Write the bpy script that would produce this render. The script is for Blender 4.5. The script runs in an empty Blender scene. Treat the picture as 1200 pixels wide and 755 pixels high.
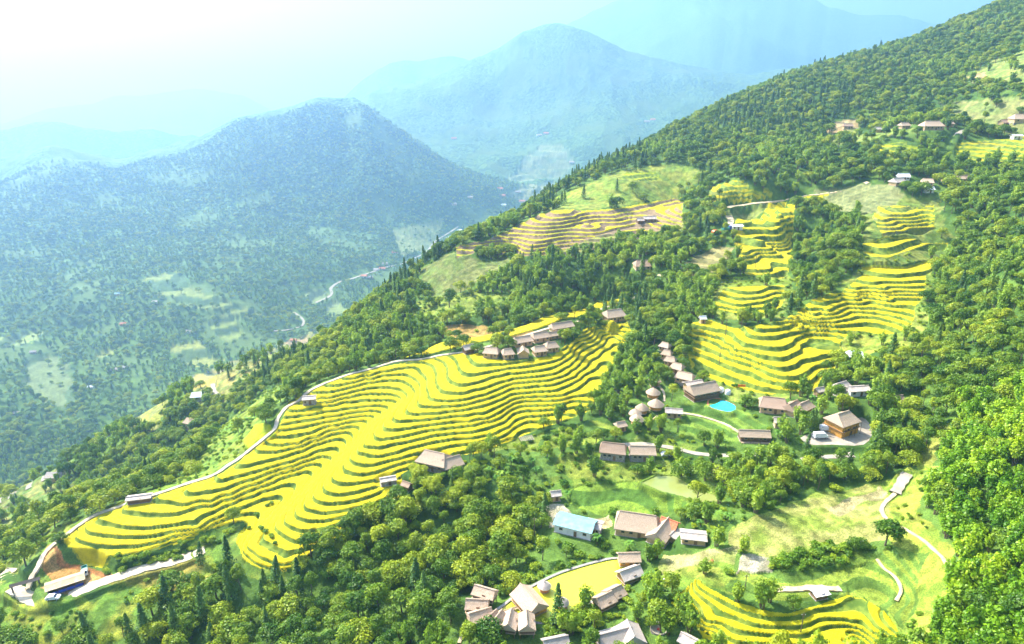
import bpy, bmesh, math, random
import numpy as np
from mathutils import Vector, Matrix, Euler
R = math.radians
rng = np.random.default_rng(11)
random.seed(11)
scene = bpy.context.scene
COL = scene.collection

# ------------------------------------------------------------------ camera
FPX = 811.0
PITCH = R(20.1)
SP, CP = math.sin(PITCH), math.cos(PITCH)
def ray(u, v):
    xc = (u - 600.0) / FPX; yc = (377.5 - v) / FPX
    return xc, CP + yc * SP, -SP + yc * CP
def depth_of(x, y, z):
    return y * CP - z * SP
def project(x, y, z):
    d = y * CP - z * SP
    return 600 + FPX * x / d, 377.5 - FPX * (y * SP + z * CP) / d, d

# ------------------------------------------------------------------ survey of the land: contour lines (level, points) and spot heights
def Z(ox, oy, s, pts):
    return [(ox + x / s, oy + y / s) for x, y in pts]
I1 = (320, 400, 5.81); I2 = (300, 500, 5.81); I3 = (60, 560, 5.81); I4 = (220, 460, 5.81)
I5 = (480, 400, 5.81); I6 = (600, 340, 5.81); I7 = (230, 560, 5.81)
def zz(*segs):
    out = []
    for I, pts in segs: out += Z(I[0], I[1], I[2], pts)
    return out
MAIN = [
 zz((I5, [(400,95),(425,130),(460,155),(560,158),(680,150),(800,130),(900,108),(1000,70)]), (I6, [(380,380),(450,320),(540,265),(640,235),(780,225)])),
 zz((I5, [(300,110),(340,180),(370,215),(440,225),(530,210),(650,190)]), (I6, [(0,530),(100,520),(240,495),(330,470),(400,410),(480,345),(560,300),(640,265),(740,248)])),
 zz((I5, [(215,130),(260,190),(265,250),(300,280),(380,295),(460,280),(560,245),(680,215)]), (I6, [(0,570),(120,555),(250,535),(350,490),(420,420),(490,365),(580,315),(690,280)])),
 zz((I5, [(150,160),(185,220),(200,310),(230,340),(300,350),(380,350),(440,330),(560,300),(680,265)]), (I6, [(0,605),(150,590),(290,570),(390,520),(450,460),(520,390),(600,345),(740,310)])),
 zz((I1, [(480,245),(560,250),(650,235),(760,205),(860,185),(950,175),(1010,215),(1050,280),(1060,350)]), (I5, [(160,395),(270,405),(400,390),(520,360),(640,310)]), (I6, [(0,640),(180,620),(300,600),(400,550),(470,490),(540,425),(620,375),(760,345)])),
 zz((I1, [(370,295),(440,300),(520,285),(620,258),(740,235),(850,225),(930,235),(990,275),(1000,330),(990,400),(1000,435)]), (I5, [(130,445),(220,445),(350,435),(460,410),(560,380),(660,340)]), (I6, [(0,672),(150,655),(300,640),(430,590),(510,520),(580,460),(660,400),(780,370)])),
 zz((I1, [(280,345),(370,345),(460,330),(560,305),(680,280),(800,265),(880,270),(940,300),(970,345),(950,400),(920,450),(930,490)]), (I5, [(70,495),(200,487),(350,470),(480,445),(600,405),(700,360)]), (I6, [(0,708),(200,690),(330,670),(440,620),(530,560),(600,500),(680,430)])),
 zz((I1, [(275,385),(380,385),(480,360),(600,330),(720,312),(820,318),(900,350),(915,375),(870,440),(830,500),(840,540)]), (I5, [(0,540),(150,530),(300,510),(450,490),(560,465),(660,420),(750,385),(900,375),(1050,365)]), (I6, [(430,680),(520,610)])),
 zz((I1, [(290,415),(400,410),(500,385),(600,362),(700,358),(800,360),(870,385),(870,405),(820,460),(760,540),(760,590),(800,600)]), (I5, [(0,590),(100,575),(250,555),(400,545),(520,525),(620,480),(700,430),(780,408),(900,405),(1050,395),(1162,370)])),
 zz((I1, [(120,470),(250,465),(370,440),(480,415),(600,403),(720,400),(820,405),(845,415),(800,470),(720,560),(690,620),(700,655),(800,662)]), (I5, [(0,636),(120,608),(260,592),(400,575),(520,550),(640,505),(720,455),(790,440),(950,435),(1100,410)])),
 zz((I1, [(100,515),(180,508),(300,490),(440,468),(540,455),(650,440),(760,443),(785,465),(740,520),(660,630),(620,700),(700,722)]), (I5, [(0,682),(130,650),(270,630),(400,620),(500,600),(620,560),(700,500),(780,475),(900,470),(1050,460)])),
 zz((I1, [(100,560),(180,545),(300,527),(440,505),(540,484),(640,475),(735,480),(700,530)]), (I2, [(690,160),(740,185),(850,200),(960,175)]), (I5, [(0,725),(150,690),(300,665),(450,655),(560,635),(680,580),(760,525),(850,510),(1000,495)])),
 zz((I1, [(60,605),(150,592),(290,565),(430,538),(540,515),(600,508),(690,522)]), (I2, [(640,215),(680,250),(770,262),(880,240),(1000,210),(1100,180)]), (I5, [(300,710),(450,690),(560,665),(700,600),(800,550)])),
 zz((I1, [(40,650),(150,638),(290,607),(430,572),(520,550),(580,543),(645,552)]), (I2, [(600,285),(640,310),(730,325),(830,305),(930,270),(1010,245)])),
 zz((I1, [(60,705),(170,695),(290,652),(400,603),(500,585),(590,592)]), (I2, [(520,345),(560,380),(640,388),(740,375),(840,355)])),
 zz((I2, [(0,155),(60,172),(150,170),(280,140),(400,95),(500,60),(580,42),(650,47)]), (I2, [(460,410),(500,450),(580,462),(680,445),(780,420),(860,395)])),
 zz((I4, [(360,470),(410,495),(465,482)]), (I2, [(100,225),(230,190),(350,150),(470,105),(560,85),(605,92)]), (I2, [(390,470),(430,510),(530,522),(640,510),(760,480),(880,430),(980,395)])),
 zz((I4, [(200,580),(240,597),(300,580),(400,555),(465,537)]), (I2, [(120,270),(250,235),(350,200),(450,160),(530,147),(560,150)]), (I2, [(340,555),(400,575),(480,588),(600,570),(740,540),(870,495),(1020,440)])),
 zz((I3, [(930,100),(990,105),(1060,90)]), (I4, [(110,675),(200,665),(300,635)]), (I2, [(0,350),(120,305),(250,270),(340,235),(420,208),(490,205),(515,215)]), (I2, [(270,590),(320,630),(430,642),(540,625),(700,595),(850,560),(1030,500)])),
 zz((I3, [(735,155),(830,165),(920,178),(1050,155)]), (I4, [(150,740),(300,690)]), (I2, [(0,390),(130,330),(260,295),(350,262),(420,255),(450,265)]), (I2, [(200,655),(260,690),(380,705),(480,690),(560,665)])),
 zz((I3, [(490,215),(560,230),(700,245),(820,245),(950,215),(1050,190)]), (I4, [(330,710)]), (I2, [(0,420),(120,380),(230,335),(320,312),(380,315),(385,335)]), (I7, [(540,320),(570,370),(640,415),(710,435),(790,410)])),
 zz((I3, [(320,280),(400,310),(520,335),(650,340),(800,325),(930,300)]), (I7, [(0,290),(150,215),(300,150),(400,120),(450,95),(560,60),(640,45),(680,68)]), (I7, [(460,400),(500,450),(580,490),(660,500)])),
 zz((I3, [(230,330),(300,380),(420,395),(600,400),(740,385),(880,360)]), (I7, [(0,350),(150,270),(320,200),(440,150),(500,135),(587,162)]), (I7, [(350,470),(420,530),(500,565),(600,590)])),
 zz((I3, [(170,400),(230,440),(350,462),(500,465),(640,455),(760,430),(830,400)])),
 zz((I3, [(80,440),(160,490),(250,530),(330,540),(500,530),(640,500),(760,460),(900,420)]), (I7, [(0,400),(150,335),(250,308),(325,306),(345,350),(300,420),(288,510),(335,575),(440,640),(600,655)])),
]
MAIN_H = [-120.0 - 0.95 * k for k in range(len(MAIN))]
B1 = (780, 350, 5.39); B2 = (920, 280, 5.81); B3 = (960, 190, 5.394)
FIELD_B = [
 (-121.6, zz((B1, [(170,385),(250,430),(350,470),(480,520),(600,560),(700,575),(820,590),(910,590),(980,550),(1020,490)]))),
 (-120.0, zz((B1, [(130,320),(210,350),(300,380),(400,425),(480,455),(600,500),(700,530),(800,545),(890,545),(940,505),(980,465),(1040,460)]))),
 (-118.4, zz((B1, [(150,285),(250,310),(340,345),(450,390),(560,425),(620,450),(700,485),(840,490),(910,455),(960,425),(1100,390)]))),
 (-116.8, zz((B1, [(160,240),(260,255),(340,290),(410,325),(480,360),(580,400),(680,430),(790,430),(850,395),(950,375),(1080,355)]))),
 (-115.2, zz((B1, [(170,210),(290,232),(360,247),(378,275),(430,310),(540,340),(650,365),(760,372),(820,345),(850,300),(960,285),(1060,290)]))),
 (-113.6, zz((B1, [(440,240),(480,270),(560,295),(660,310),(740,308),(810,275),(880,230),(1030,225)]))),
 (-112.0, zz((B1, [(510,200),(540,230),(640,242),(740,230),(830,190),(900,190),(1060,200)]))),
 (-110.4, zz((B1, [(570,190),(640,195),(720,190),(800,165),(840,150)]))),
 (-109.3, zz((B2, [(100,578),(330,568),(450,545)]))),
 (-108.2, zz((B2, [(70,510),(90,540),(200,545),(330,535),(400,520)]))),
 (-107.0, zz((B2, [(90,470),(130,495),(250,505),(380,490),(420,470)]))),
 (-105.6, zz((B2, [(125,440),(170,475),(290,485),(400,445),(520,440),(600,430)]))),
 (-104.2, zz((B2, [(170,415),(210,430),(310,425),(380,405),(500,395),(700,400),(940,410)]))),
 (-103.2, zz((B2, [(290,370),(360,390),(500,385),(700,390),(950,385)]))),
 (-102.2, zz((B2, [(370,345),(500,362),(700,365),(900,360)]))),
 (-101.0, zz((B2, [(440,310),(550,330),(700,328),(950,325)]))),
 (-99.8, zz((B2, [(500,285),(600,300),(800,295),(1000,290)]))),
 (-98.2, zz((B2, [(520,215),(640,240),(840,240),(940,230),(1050,180)]))),
 (-93.6, zz((B3, [(285,580),(360,610),(480,605),(570,570),(680,525),(810,520)]))),
 (-91.0, zz((B3, [(285,530),(370,548),(450,545),(550,510),(650,480)]))),
 (-86.8, zz((B3, [(390,455),(550,435),(715,415)]))),
 (-85.4, zz((B3, [(380,415),(550,400),(700,385)]))),
 (-84.0, zz((B3, [(340,385),(500,378),(700,365)]))),
 (-82.6, zz((B3, [(345,350),(400,368),(550,358),(700,342)]))),
 (-81.2, zz((B3, [(400,325),(450,335),(600,330),(720,315)]))),
]
C1 = (820, 210, 4.439)
FIELD_C = [
 (-111.4, zz((C1, [(80,680),(200,705),(320,700)]))),
 (-110.3, zz((C1, [(80,660),(200,680),(320,670),(420,650)]))),
 (-109.2, zz((C1, [(110,630),(230,655),(330,640),(450,620)]))),
 (-108.1, zz((C1, [(120,600),(250,620),(340,610),(435,590)]))),
 (-107.0, zz((C1, [(140,570),(250,590),(330,580),(425,565)]))),
 (-104.6, zz((C1, [(250,500),(330,500),(400,490),(460,480)]))),
 (-103.0, zz((C1, [(240,470),(300,475),(370,470),(410,440),(480,400)]))),
 (-101.4, zz((C1, [(210,425),(270,425),(320,400),(400,375),(470,350)]))),
 (-100.0, zz((C1, [(205,400),(230,405),(300,385),(380,350),(470,320)]))),
 (-98.6, zz((C1, [(185,350),(210,385),(280,370),(350,345),(470,290)]))),
 (-95.2, zz((C1, [(240,200),(270,240),(285,320),(340,325),(400,300),(475,260)]))),
 (-92.2, zz((C1, [(310,190),(340,265),(400,265),(480,225)]))),
 (-89.8, zz((C1, [(330,165),(365,200),(375,225),(420,225),(480,200)]))),
 (-87.6, zz((C1, [(375,130),(400,160),(430,190),(480,175)]))),
]
D1 = (520, 200, 5.81); D2 = (680, 180, 5.035)
FIELD_D = [(-92.3 - 1.58 * i, p) for i, p in enumerate([
 zz((D1, [(650,310),(700,328),(780,330),(900,315)]), (D2, [(0,360),(150,345),(300,325),(420,300),(520,275),(610,268)])),
 zz((D1, [(600,345),(650,360),(800,355)]), (D2, [(0,382),(200,370),(400,335),(500,310),(620,290)])),
 zz((D1, [(530,375),(600,385),(760,383),(950,365),(1162,335)])),
 zz((D1, [(470,395),(560,410),(700,415),(850,400)]), (D2, [(0,428),(150,412),(300,395)])),
 zz((D1, [(390,425),(500,435),(640,445),(800,430)])),
 zz((D1, [(330,455),(440,460),(560,475),(680,480),(820,455)])),
 zz((D1, [(240,490),(350,480),(460,480),(540,500),(600,515),(720,500)])),
 zz((D1, [(190,520),(280,505),(400,495),(480,510),(560,540),(690,530)])),
 zz((D1, [(150,550),(230,550),(320,525),(430,520),(510,550),(570,565),(660,560)])),
 zz((D1, [(90,585),(180,580),(260,560),(340,540),(450,545),(520,590),(640,585)])),
])]
E1 = (780, 640, 4.0)
FIELD_E = [(-130.8 - 0.95 * i, p) for i, p in enumerate([
 zz((E1, [(150,170),(250,240),(350,290),(470,325),(580,325),(700,290),(790,265),(830,235)])),
 zz((E1, [(150,230),(220,290),(330,345),(430,380),(560,390),(680,375),(790,350),(880,360),(960,400)])),
 zz((E1, [(60,240),(140,300),(200,370),(300,420),(420,440),(560,445),(700,440),(720,420),(800,405),(860,440)])),
 zz((E1, [(0,280),(80,310),(130,370),(200,430),(260,460)])),
])]
# spot depths (u, v, distance along the view axis)
SPOTS = [
 (718,372,None,-115.2),(680,380,None,-116.6),(640,390,None,-117.3),(600,397,None,-118),(560,409,None,-119.6),(520,416,None,-121.8),(480,422,None,-124),(440,432,None,-125.5),(400,441,None,-126.6),(365,455,None,-129),(345,470,None,-133),(322,498,None,-137.5),(305,520,None,-143),(270,545,None,-146),(230,565,None,-148.5),(180,581,None,-150.5),(130,603,None,-153.5),(90,625,None,-157),(60,645,None,-159.6),
 (20,680,237),(35,705,235),(60,712,231),(100,698,232),(160,680,238),(240,645,247.6),(75,680,235),
 (100,740,224),(0,755,226),(200,720,226),(300,700,228),(400,700,226),(400,755,205),(550,660,235),(550,620,250),(520,755,197),(480,650,237),(300,755,215),(200,755,218),(100,755,222),
 (515,555,262),(600,540,268),(650,520,273),(700,510,278),(560,580,252),(620,580,256),
 (600,385,345),(560,388,352),(520,390,356),(600,350,375),(650,320,395),(560,330,396),(510,340,402),(430,390,385),(400,430,380),(350,450,390),(300,480,370),(250,520,350),(660,350,385),(740,330,400),
 (260,545,290),(200,560,310),(100,590,300),(40,640,260),(150,540,430),(60,560,440),(0,650,300),(20,620,330),(0,700,260),
 (300,420,520),(400,390,500),(470,350,505),(540,290,480),(560,280,492),(640,247,515),(660,225,545),(740,185,610),(840,137,690),(980,82,780),(1180,10,840),(1100,50,800),(1040,78,760),
 (740,215,520),(700,235,505),(760,250,480),(240,455,470),(180,480,470),
 (1170,80,620),(1000,105,660),(1092,150,500),(1195,155,500),(1000,160,580),(900,140,640),(880,180,560),(800,190,560),(1180,175,470),(1120,185,480),(1000,200,480),(900,215,480),(850,225,475),(855,255,435),(800,290,425),(750,310,400),(940,180,540),
 (1060,205,455),(1120,205,460),(1190,215,420),(1190,300,335),(1190,400,262),(1190,500,215),(1190,600,188),(1190,700,163),(1190,750,155),(1100,450,262),(1120,350,320),(1100,250,413),(980,290,378),(970,330,352),(1130,400,285),
 (770,400,320),(745,450,300),(720,480,290),(800,430,300),(790,412,308),(820,458,292),(845,477,282),(770,477,287),(720,528,272),(850,532,265),(966,520,256),(880,512,264),(790,570,254),(675,612,240),(760,612,240),(930,468,274),(985,490,262),(1000,455,274),(1050,480,262),(1040,420,285),
 (660,700,None,-150),(600,720,None,-150.5),(720,660,None,-149.5),(720,745,194),(830,745,None,-144.5),(950,600,222),(1050,570,228),(1050,620,207),(880,640,208),(860,600,220),(1060,700,190),(1100,680,182),(1100,740,168),(980,680,None,-136.5),(900,670,None,-135.5),(870,690,None,-137.5),(800,650,218),(800,690,203),(1060,755,None,-137.5),(1000,755,None,-144),(1050,722,None,-135.5),(1010,730,None,-139.5),(1150,650,178),(1150,550,205),
 # valley floor and far slopes
 (540,262,2500),(480,312,2050),(390,352,1700),(250,460,1200),(350,385,1500),(60,545,980),(0,580,900),(150,500,1080),(600,235,2700),
 (100,400,1400),(100,300,1750),(100,220,2250),(0,300,1700),(0,400,1330),(0,500,1030),(0,210,2400),(60,180,2550),(110,195,2600),(200,175,2650),(300,138,2750),(385,116,2800),(420,128,2850),(345,120,2780),(250,165,2700),
 (300,300,1850),(300,220,2300),(200,400,1400),(200,300,1780),(385,200,2450),(385,300,1950),(450,255,2400),(430,160,2900),(250,360,1520),
 (600,120,3900),(500,110,3900),(560,75,4200),(650,45,4400),(700,60,4300),(760,90,4200),(860,100,4200),(930,100,4200),(980,85,4200),(540,170,3300),(640,200,3150),(720,160,3400),(800,140,3700),(650,100,3950),(860,120,3900),(465,163,2850),(515,188,2800),(560,213,2700),(500,230,2500),
]
HID = [ # (u, horizontal-ish depth t, height): ground the camera cannot see
 (20,370,-235),(100,360,-222),(200,380,-215),(300,330,-150),(480,340,-134),(400,335,-140),
 (0,600,-360),(0,750,-450),(130,600,-330),(130,780,-440),(250,700,-330),(250,900,-440),(350,650,-270),(350,1000,-440),
 (430,700,-260),(430,1200,-470),(520,650,-190),(520,900,-330),(520,1600,-500),(600,700,-160),(600,1000,-320),(600,1800,-510),
 (700,800,-130),(700,1200,-330),(700,2200,-500),(800,900,-90),(800,1400,-300),(800,2600,-480),(900,1000,-50),(900,1700,-250),(900,3000,-430),
 (1000,1000,-10),(1000,1800,-200),(1150,1100,60),(1150,2000,-100),(1300,900,120),(1300,500,20),(1300,300,-40),(1300,200,-80),(1300,150,-100),(1500,200,-60),(1500,400,20),(1500,900,160),
 (60,3200,-420),(250,3300,-400),(400,3500,-330),(650,5500,-100),(900,5500,-100),(-100,2700,-300),(-200,1200,-500),(-200,600,-400),(-200,250,-200),(-100,200,-175),
 (500,4600,-100),(700,6500,-300),(1300,3000,-100),
 (600,140,-150),(300,150,-158),(0,160,-172),(900,140,-138),(1150,120,-115),(600,80,-148),(200,80,-158),(1100,80,-125),(-300,120,-175),
]
def build_tps():
    A = []; Wv = []; lam = []
    def add(u, v, h=None, t=None, l=1e-7):
        x, y, z = ray(u, v)
        if t is None: t = h / z
        X, Y, Hh = x * t, y * t, z * t
        r = math.hypot(X, Y)
        A.append((math.atan2(X, Y), math.log(r))); Wv.append(Hh / r); lam.append(l)
    def dense(p, step):
        o = [p[0]]
        for a, b in zip(p[:-1], p[1:]):
            n = max(1, int(math.hypot(b[0]-a[0], b[1]-a[1]) / step))
            if math.hypot(b[0]-a[0], b[1]-a[1]) > 60: o.append(b); continue
            for i in range(1, n + 1): o.append((a[0]+(b[0]-a[0])*i/n, a[1]+(b[1]-a[1])*i/n))
        return o
    for h, p in zip(MAIN_H, MAIN):
        for q in dense(p, 16): add(q[0], q[1], h)
    for F in (FIELD_B, FIELD_C, FIELD_D, FIELD_E):
        for h, p in F:
            for q in p: add(q[0], q[1], h)
    for s in SPOTS:
        z = ray(s[0], s[1])[2]
        h = s[3] if s[2] is None else z * s[2]
        if h < -120 and h / z < 420: h = -120 + (h + 120) * 0.6
        add(s[0], s[1], h=h, t=None if z < -0.03 else s[2], l=4e-5)
    for u, t, h in HID:
        # solve v so that depth t and height h agree
        zc = h / t; yc = (zc + SP) / CP
        add(u, 377.5 - yc * FPX, t=t, l=1e-5)
    A = np.array(A); Wv = np.array(Wv); lam = np.array(lam)
    # merge near duplicates
    key = np.round(A / 0.0012).astype(int)
    _, idx = np.unique(key, axis=0, return_index=True)
    A, Wv, lam = A[idx], Wv[idx], lam[idx]
    n = len(A)
    d2 = ((A[:, None] - A[None]) ** 2).sum(-1)
    K = 0.5 * d2 * np.log(d2 + 1e-18) + np.diag(lam)
    P = np.c_[np.ones(n), A]
    M = np.zeros((n + 3, n + 3)); M[:n, :n] = K; M[:n, n:] = P; M[n:, :n] = P.T
    sol = np.linalg.solve(M, np.r_[Wv, 0, 0, 0])
    print('tps', n, 'residual', np.abs(K @ sol[:n] - lam * sol[:n] + P @ sol[n:] - Wv).max())
    return A, sol
def tps_eval(A, sol, a, q):
    out = np.empty(a.shape, np.float32).ravel(); a_ = a.ravel(); q_ = q.ravel()
    Aa = A[:, 0]; Aq = A[:, 1]; w = sol[:len(A)].astype(np.float64)
    for i in range(0, len(a_), 8192):
        d2 = (a_[i:i+8192, None] - Aa) ** 2 + (q_[i:i+8192, None] - Aq) ** 2
        k = (0.5 * d2) * np.log(d2 + 1e-18)
        out[i:i+8192] = k @ w + sol[-3] + sol[-2] * a_[i:i+8192] + sol[-1] * q_[i:i+8192]
    return out.reshape(a.shape)

# ------------------------------------------------------------------ noise
def _hash(ix, iy, s):
    n = (ix.astype(np.int64) * 374761393 + iy.astype(np.int64) * 668265263 + s * 1442695041) & 0xffffffff
    n = ((n ^ (n >> 13)) * 1274126177) & 0xffffffff
    return ((n ^ (n >> 16)) & 0xffff) / 65535.0
def vnoise(x, y, s=0):
    ix = np.floor(x); iy = np.floor(y); fx = x - ix; fy = y - iy
    fx = fx * fx * (3 - 2 * fx); fy = fy * fy * (3 - 2 * fy)
    ix = ix.astype(np.int64); iy = iy.astype(np.int64)
    a = _hash(ix, iy, s); b = _hash(ix + 1, iy, s); c = _hash(ix, iy + 1, s); d = _hash(ix + 1, iy + 1, s)
    return (a * (1 - fx) + b * fx) * (1 - fy) + (c * (1 - fx) + d * fx) * fy * 1.0
def fbm(x, y, oct=4, s=0):
    o = 0; am = 1; t = 0
    for i in range(oct):
        o = o + am * vnoise(x * 2 ** i + 17.3 * i, y * 2 ** i - 9.1 * i, s + i); t += am; am *= 0.5
    return o / t
def ridged(x, y, oct=4, s=0):
    o = 0; am = 1; t = 0
    for i in range(oct):
        o = o + am * (1 - np.abs(2 * vnoise(x * 2 ** i + 5.3 * i, y * 2 ** i + 3.7 * i, s + i) - 1)); t += am; am *= 0.5
    return o / t
def sstep(a, b, x):
    t = np.clip((x - a) / (b - a), 0, 1); return t * t * (3 - 2 * t)

# ------------------------------------------------------------------ the ground grid (finer where the fields are)
NA = 1481
AZ = np.linspace(R(-54), R(62), NA)
qs = [math.log(70)]
while qs[-1] < math.log(13000):
    r_ = math.exp(qs[-1])
    qs.append(qs[-1] + (0.0085 if r_ < 140 else 0.0019 if r_ < 470 else 0.0045 if r_ < 1100 else 0.0062))
Q = np.array(qs); NQ = len(Q)
RR = np.exp(Q)
print('grid', NA, NQ)
_A, _S = build_tps()
ca = np.linspace(AZ[0], AZ[-1], NA // 2 + 1); cq = np.interp(np.linspace(0, NQ - 1, NQ // 2 + 1), np.arange(NQ), Q)
CA, CQ = np.meshgrid(ca, cq)
Wc = tps_eval(_A, _S, CA, CQ)
def bil(G, fa, fq):
    ia = np.clip(np.floor(fa).astype(int), 0, G.shape[1] - 2); iq = np.clip(np.floor(fq).astype(int), 0, G.shape[0] - 2)
    ta = np.clip(fa - ia, 0, 1); tq = np.clip(fq - iq, 0, 1)
    return (G[iq, ia] * (1 - ta) + G[iq, ia + 1] * ta) * (1 - tq) + (G[iq + 1, ia] * (1 - ta) + G[iq + 1, ia + 1] * ta) * tq
GA, GQ = np.meshgrid(AZ, Q)
FA = (GA - ca[0]) / (ca[1] - ca[0]); FQ = np.interp(GQ, cq, np.arange(len(cq)))
GR = np.exp(GQ)
X = GR * np.sin(GA); Y = GR * np.cos(GA)
H = bil(Wc, FA, FQ) * GR
far = sstep(650, 1500, GR)
spur = (ridged(X / 900 + 3.1, Y / 900 + 1.7, 5, 3) - 0.62)
floor_ = -560 + 60 * fbm(X / 1500, Y / 1500, 3, 4)
H = H + (floor_ - 250 - H) * sstep(4600, 5600, GR)
H = H + far * spur * np.clip(GR * 0.045, 0, 150)
H = H + sstep(420, 700, GR) * (fbm(X / 60, Y / 60, 3, 9) - 0.5) * 5 * (1 + far)
# fit the two nearer crests to their surveyed skyline
SKY = [(-60,192),(0,188),(20,180),(40,175),(53,169),(67,171),(93,177),(120,183),(133,187),(150,187),(167,178),(187,175),(207,168),(233,162),(253,150),(277,137),(300,134),(327,128),(350,122),(367,115),(383,113),(400,117),(415,120),(432,108),(485,96),(513,89),(544,72),(579,61),(607,40),(625,33),(646,27),(670,30),(705,45),(730,58),(765,68),(800,75),(850,85),(885,88),(900,83),(930,80),(985,65),(1100,50)]
_az = []; _el = []
for u, v in SKY:
    x, y, z = ray(u, v); _az.append(math.atan2(x, y)); _el.append(z / math.hypot(x, y))
_t = np.interp(AZ, _az, _el)
for (ra, rb, lo, hi) in ((1500, 3300, -70, 412), (3300, 4650, 412, 1100)):
    k0, k1 = np.searchsorted(RR, [ra, rb]); a0, a1 = [math.atan2(ray(u, 100)[0], ray(u, 100)[1]) for u in (lo, hi)]
    sl_ = (H / GR)[k0:k1]; pk = RR[k0:k1][sl_.argmax(0)]; pk = np.convolve(np.pad(pk, 20, mode='edge'), np.ones(41)/41, 'valid')
    dl = _t - sl_.max(0); dl = np.convolve(np.pad(dl, 16, mode='edge'), np.hanning(35)[1:-1]/np.hanning(35).sum(), 'valid')
    win = sstep(a0 - .03, a0 + .03, AZ) * (1 - sstep(a1 - .02, a1 + .03, AZ))
    H = H + (dl * win)[None, :] * GR * np.exp(-((GQ - np.log(pk)[None, :]) / .22) ** 2)
# ranges far behind: crest line over azimuth, slopes falling to both sides
def crest(pts, d, k_front, k_back, seed, rough):
    az = []; el = []
    for u, v in pts:
        x, y, z = ray(u, v); az.append(math.atan2(x, y)); el.append(z / math.hypot(x, y))
    e = np.interp(AZ, az, el)
    ker = np.ones(25) / 25; e = np.convolve(np.pad(e, 12, mode='edge'), ker, 'valid')
    top = e * d + (fbm(AZ * 30, AZ * 0 + seed, 3, seed) - 0.5) * rough
    dr = GR - d
    h = top[None, :] - np.where(dr < 0, -dr * k_front, dr * k_back)
    return h + (ridged(X / 1300 + seed, Y / 1300, 5, seed) - 0.75) * 260 * np.clip(np.abs(dr) / 700, 0, 1)
for args in (
    ([(-300,170),(-60,162),(0,150),(60,140),(120,150),(180,152),(232,157),(300,200),(500,300)], 5600, .38, .5, 5, 60),
    ([(250,330),(340,180),(400,113),(430,86),(465,69),(500,70),(540,67),(600,90),(700,200)], 6600, .40, .5, 8, 60),
    ([(300,300),(500,140),(560,80),(600,42),(665,27),(720,4),(760,-15),(840,-40),(900,-25),(945,-3),(1000,16),(1060,19),(1100,28),(1250,0),(1500,-20)], 9000, .5, .5, 13, 90),
    ([(-300,200),(-50,160),(60,128),(150,112),(230,103),(290,112),(330,135),(450,200)], 11000, .4, .5, 21, 80),
):
    H = np.maximum(H, np.where(GR > 3800, crest(*args), -1e4))
print('terrain ready')

def Hat(x, y, G=None):
    G = H if G is None else G
    x = np.asarray(x, float); y = np.asarray(y, float)
    a = np.arctan2(x, y); q = np.log(np.hypot(x, y) + 1e-9)
    return bil(G, (a - AZ[0]) / (AZ[1] - AZ[0]), np.interp(q, Q, np.arange(NQ)))
_H0 = H.copy()
def hit(u, v, skip=0.0, G=None):
    """where the view ray of the photograph meets the surveyed ground"""
    G = _H0 if G is None else G
    x, y, z = ray(u, v); hyp = math.hypot(x, y); a = math.atan2(x, y); s = z / hyp
    fa = (a - AZ[0]) / (AZ[1] - AZ[0]); ia = int(np.clip(math.floor(fa), 0, NA - 2)); ta = fa - ia
    col = (G[:, ia] * (1 - ta) + G[:, ia + 1] * ta) / RR - s
    ok = np.where((col[1:] >= 0) & (col[:-1] < 0) & (RR[1:] > skip))[0]
    if len(ok) == 0: return None
    i = ok[0]; f = -col[i] / (col[i + 1] - col[i]); r = RR[i] + f * (RR[i + 1] - RR[i])
    return r * math.sin(a), r * math.cos(a), s * r
# ------------------------------------------------------------------ helpers for masks
def in_poly(px, py, poly):
    c = np.zeros(px.shape, bool); n = len(poly); j = n - 1
    for i in range(n):
        xi, yi = poly[i]; xj, yj = poly[j]
        if yi != yj:
            c ^= ((yi > py) != (yj > py)) & (px < (xj - xi) * (py - yi) / (yj - yi) + xi)
        j = i
    return c
def ground_poly(pix, skip=0.0):
    out = []
    for u, v in pix:
        p = hit(u, v, skip)
        if p is not None: out.append((p[0], p[1]))
    return out
WX = (fbm(X / 9, Y / 9, 3, 31) - 0.5); WY = (fbm(X / 9 + 50, Y / 9, 3, 37) - 0.5)
def mask_of(pix, warp=2.5, skip=0.0, world=None):
    """grid mask of an area outlined in the survey, its border roughened"""
    pl = world or ground_poly(pix, skip)
    m = np.zeros(X.shape, bool)
    if len(pl) < 3: return m, pl
    P = np.array(pl); a = np.arctan2(P[:, 0], P[:, 1]); r = np.hypot(P[:, 0], P[:, 1])
    i0, i1 = np.searchsorted(AZ, [a.min() - .02, a.max() + .02]); k0, k1 = np.searchsorted(RR, [r.min() * .97, r.max() * 1.03])
    sl = (slice(max(0, k0 - 2), k1 + 2), slice(max(0, i0 - 2), i1 + 2))
    m[sl] = in_poly(X[sl] + warp * WX[sl] * 2, Y[sl] + warp * WY[sl] * 2, pl)
    return m, pl

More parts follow.
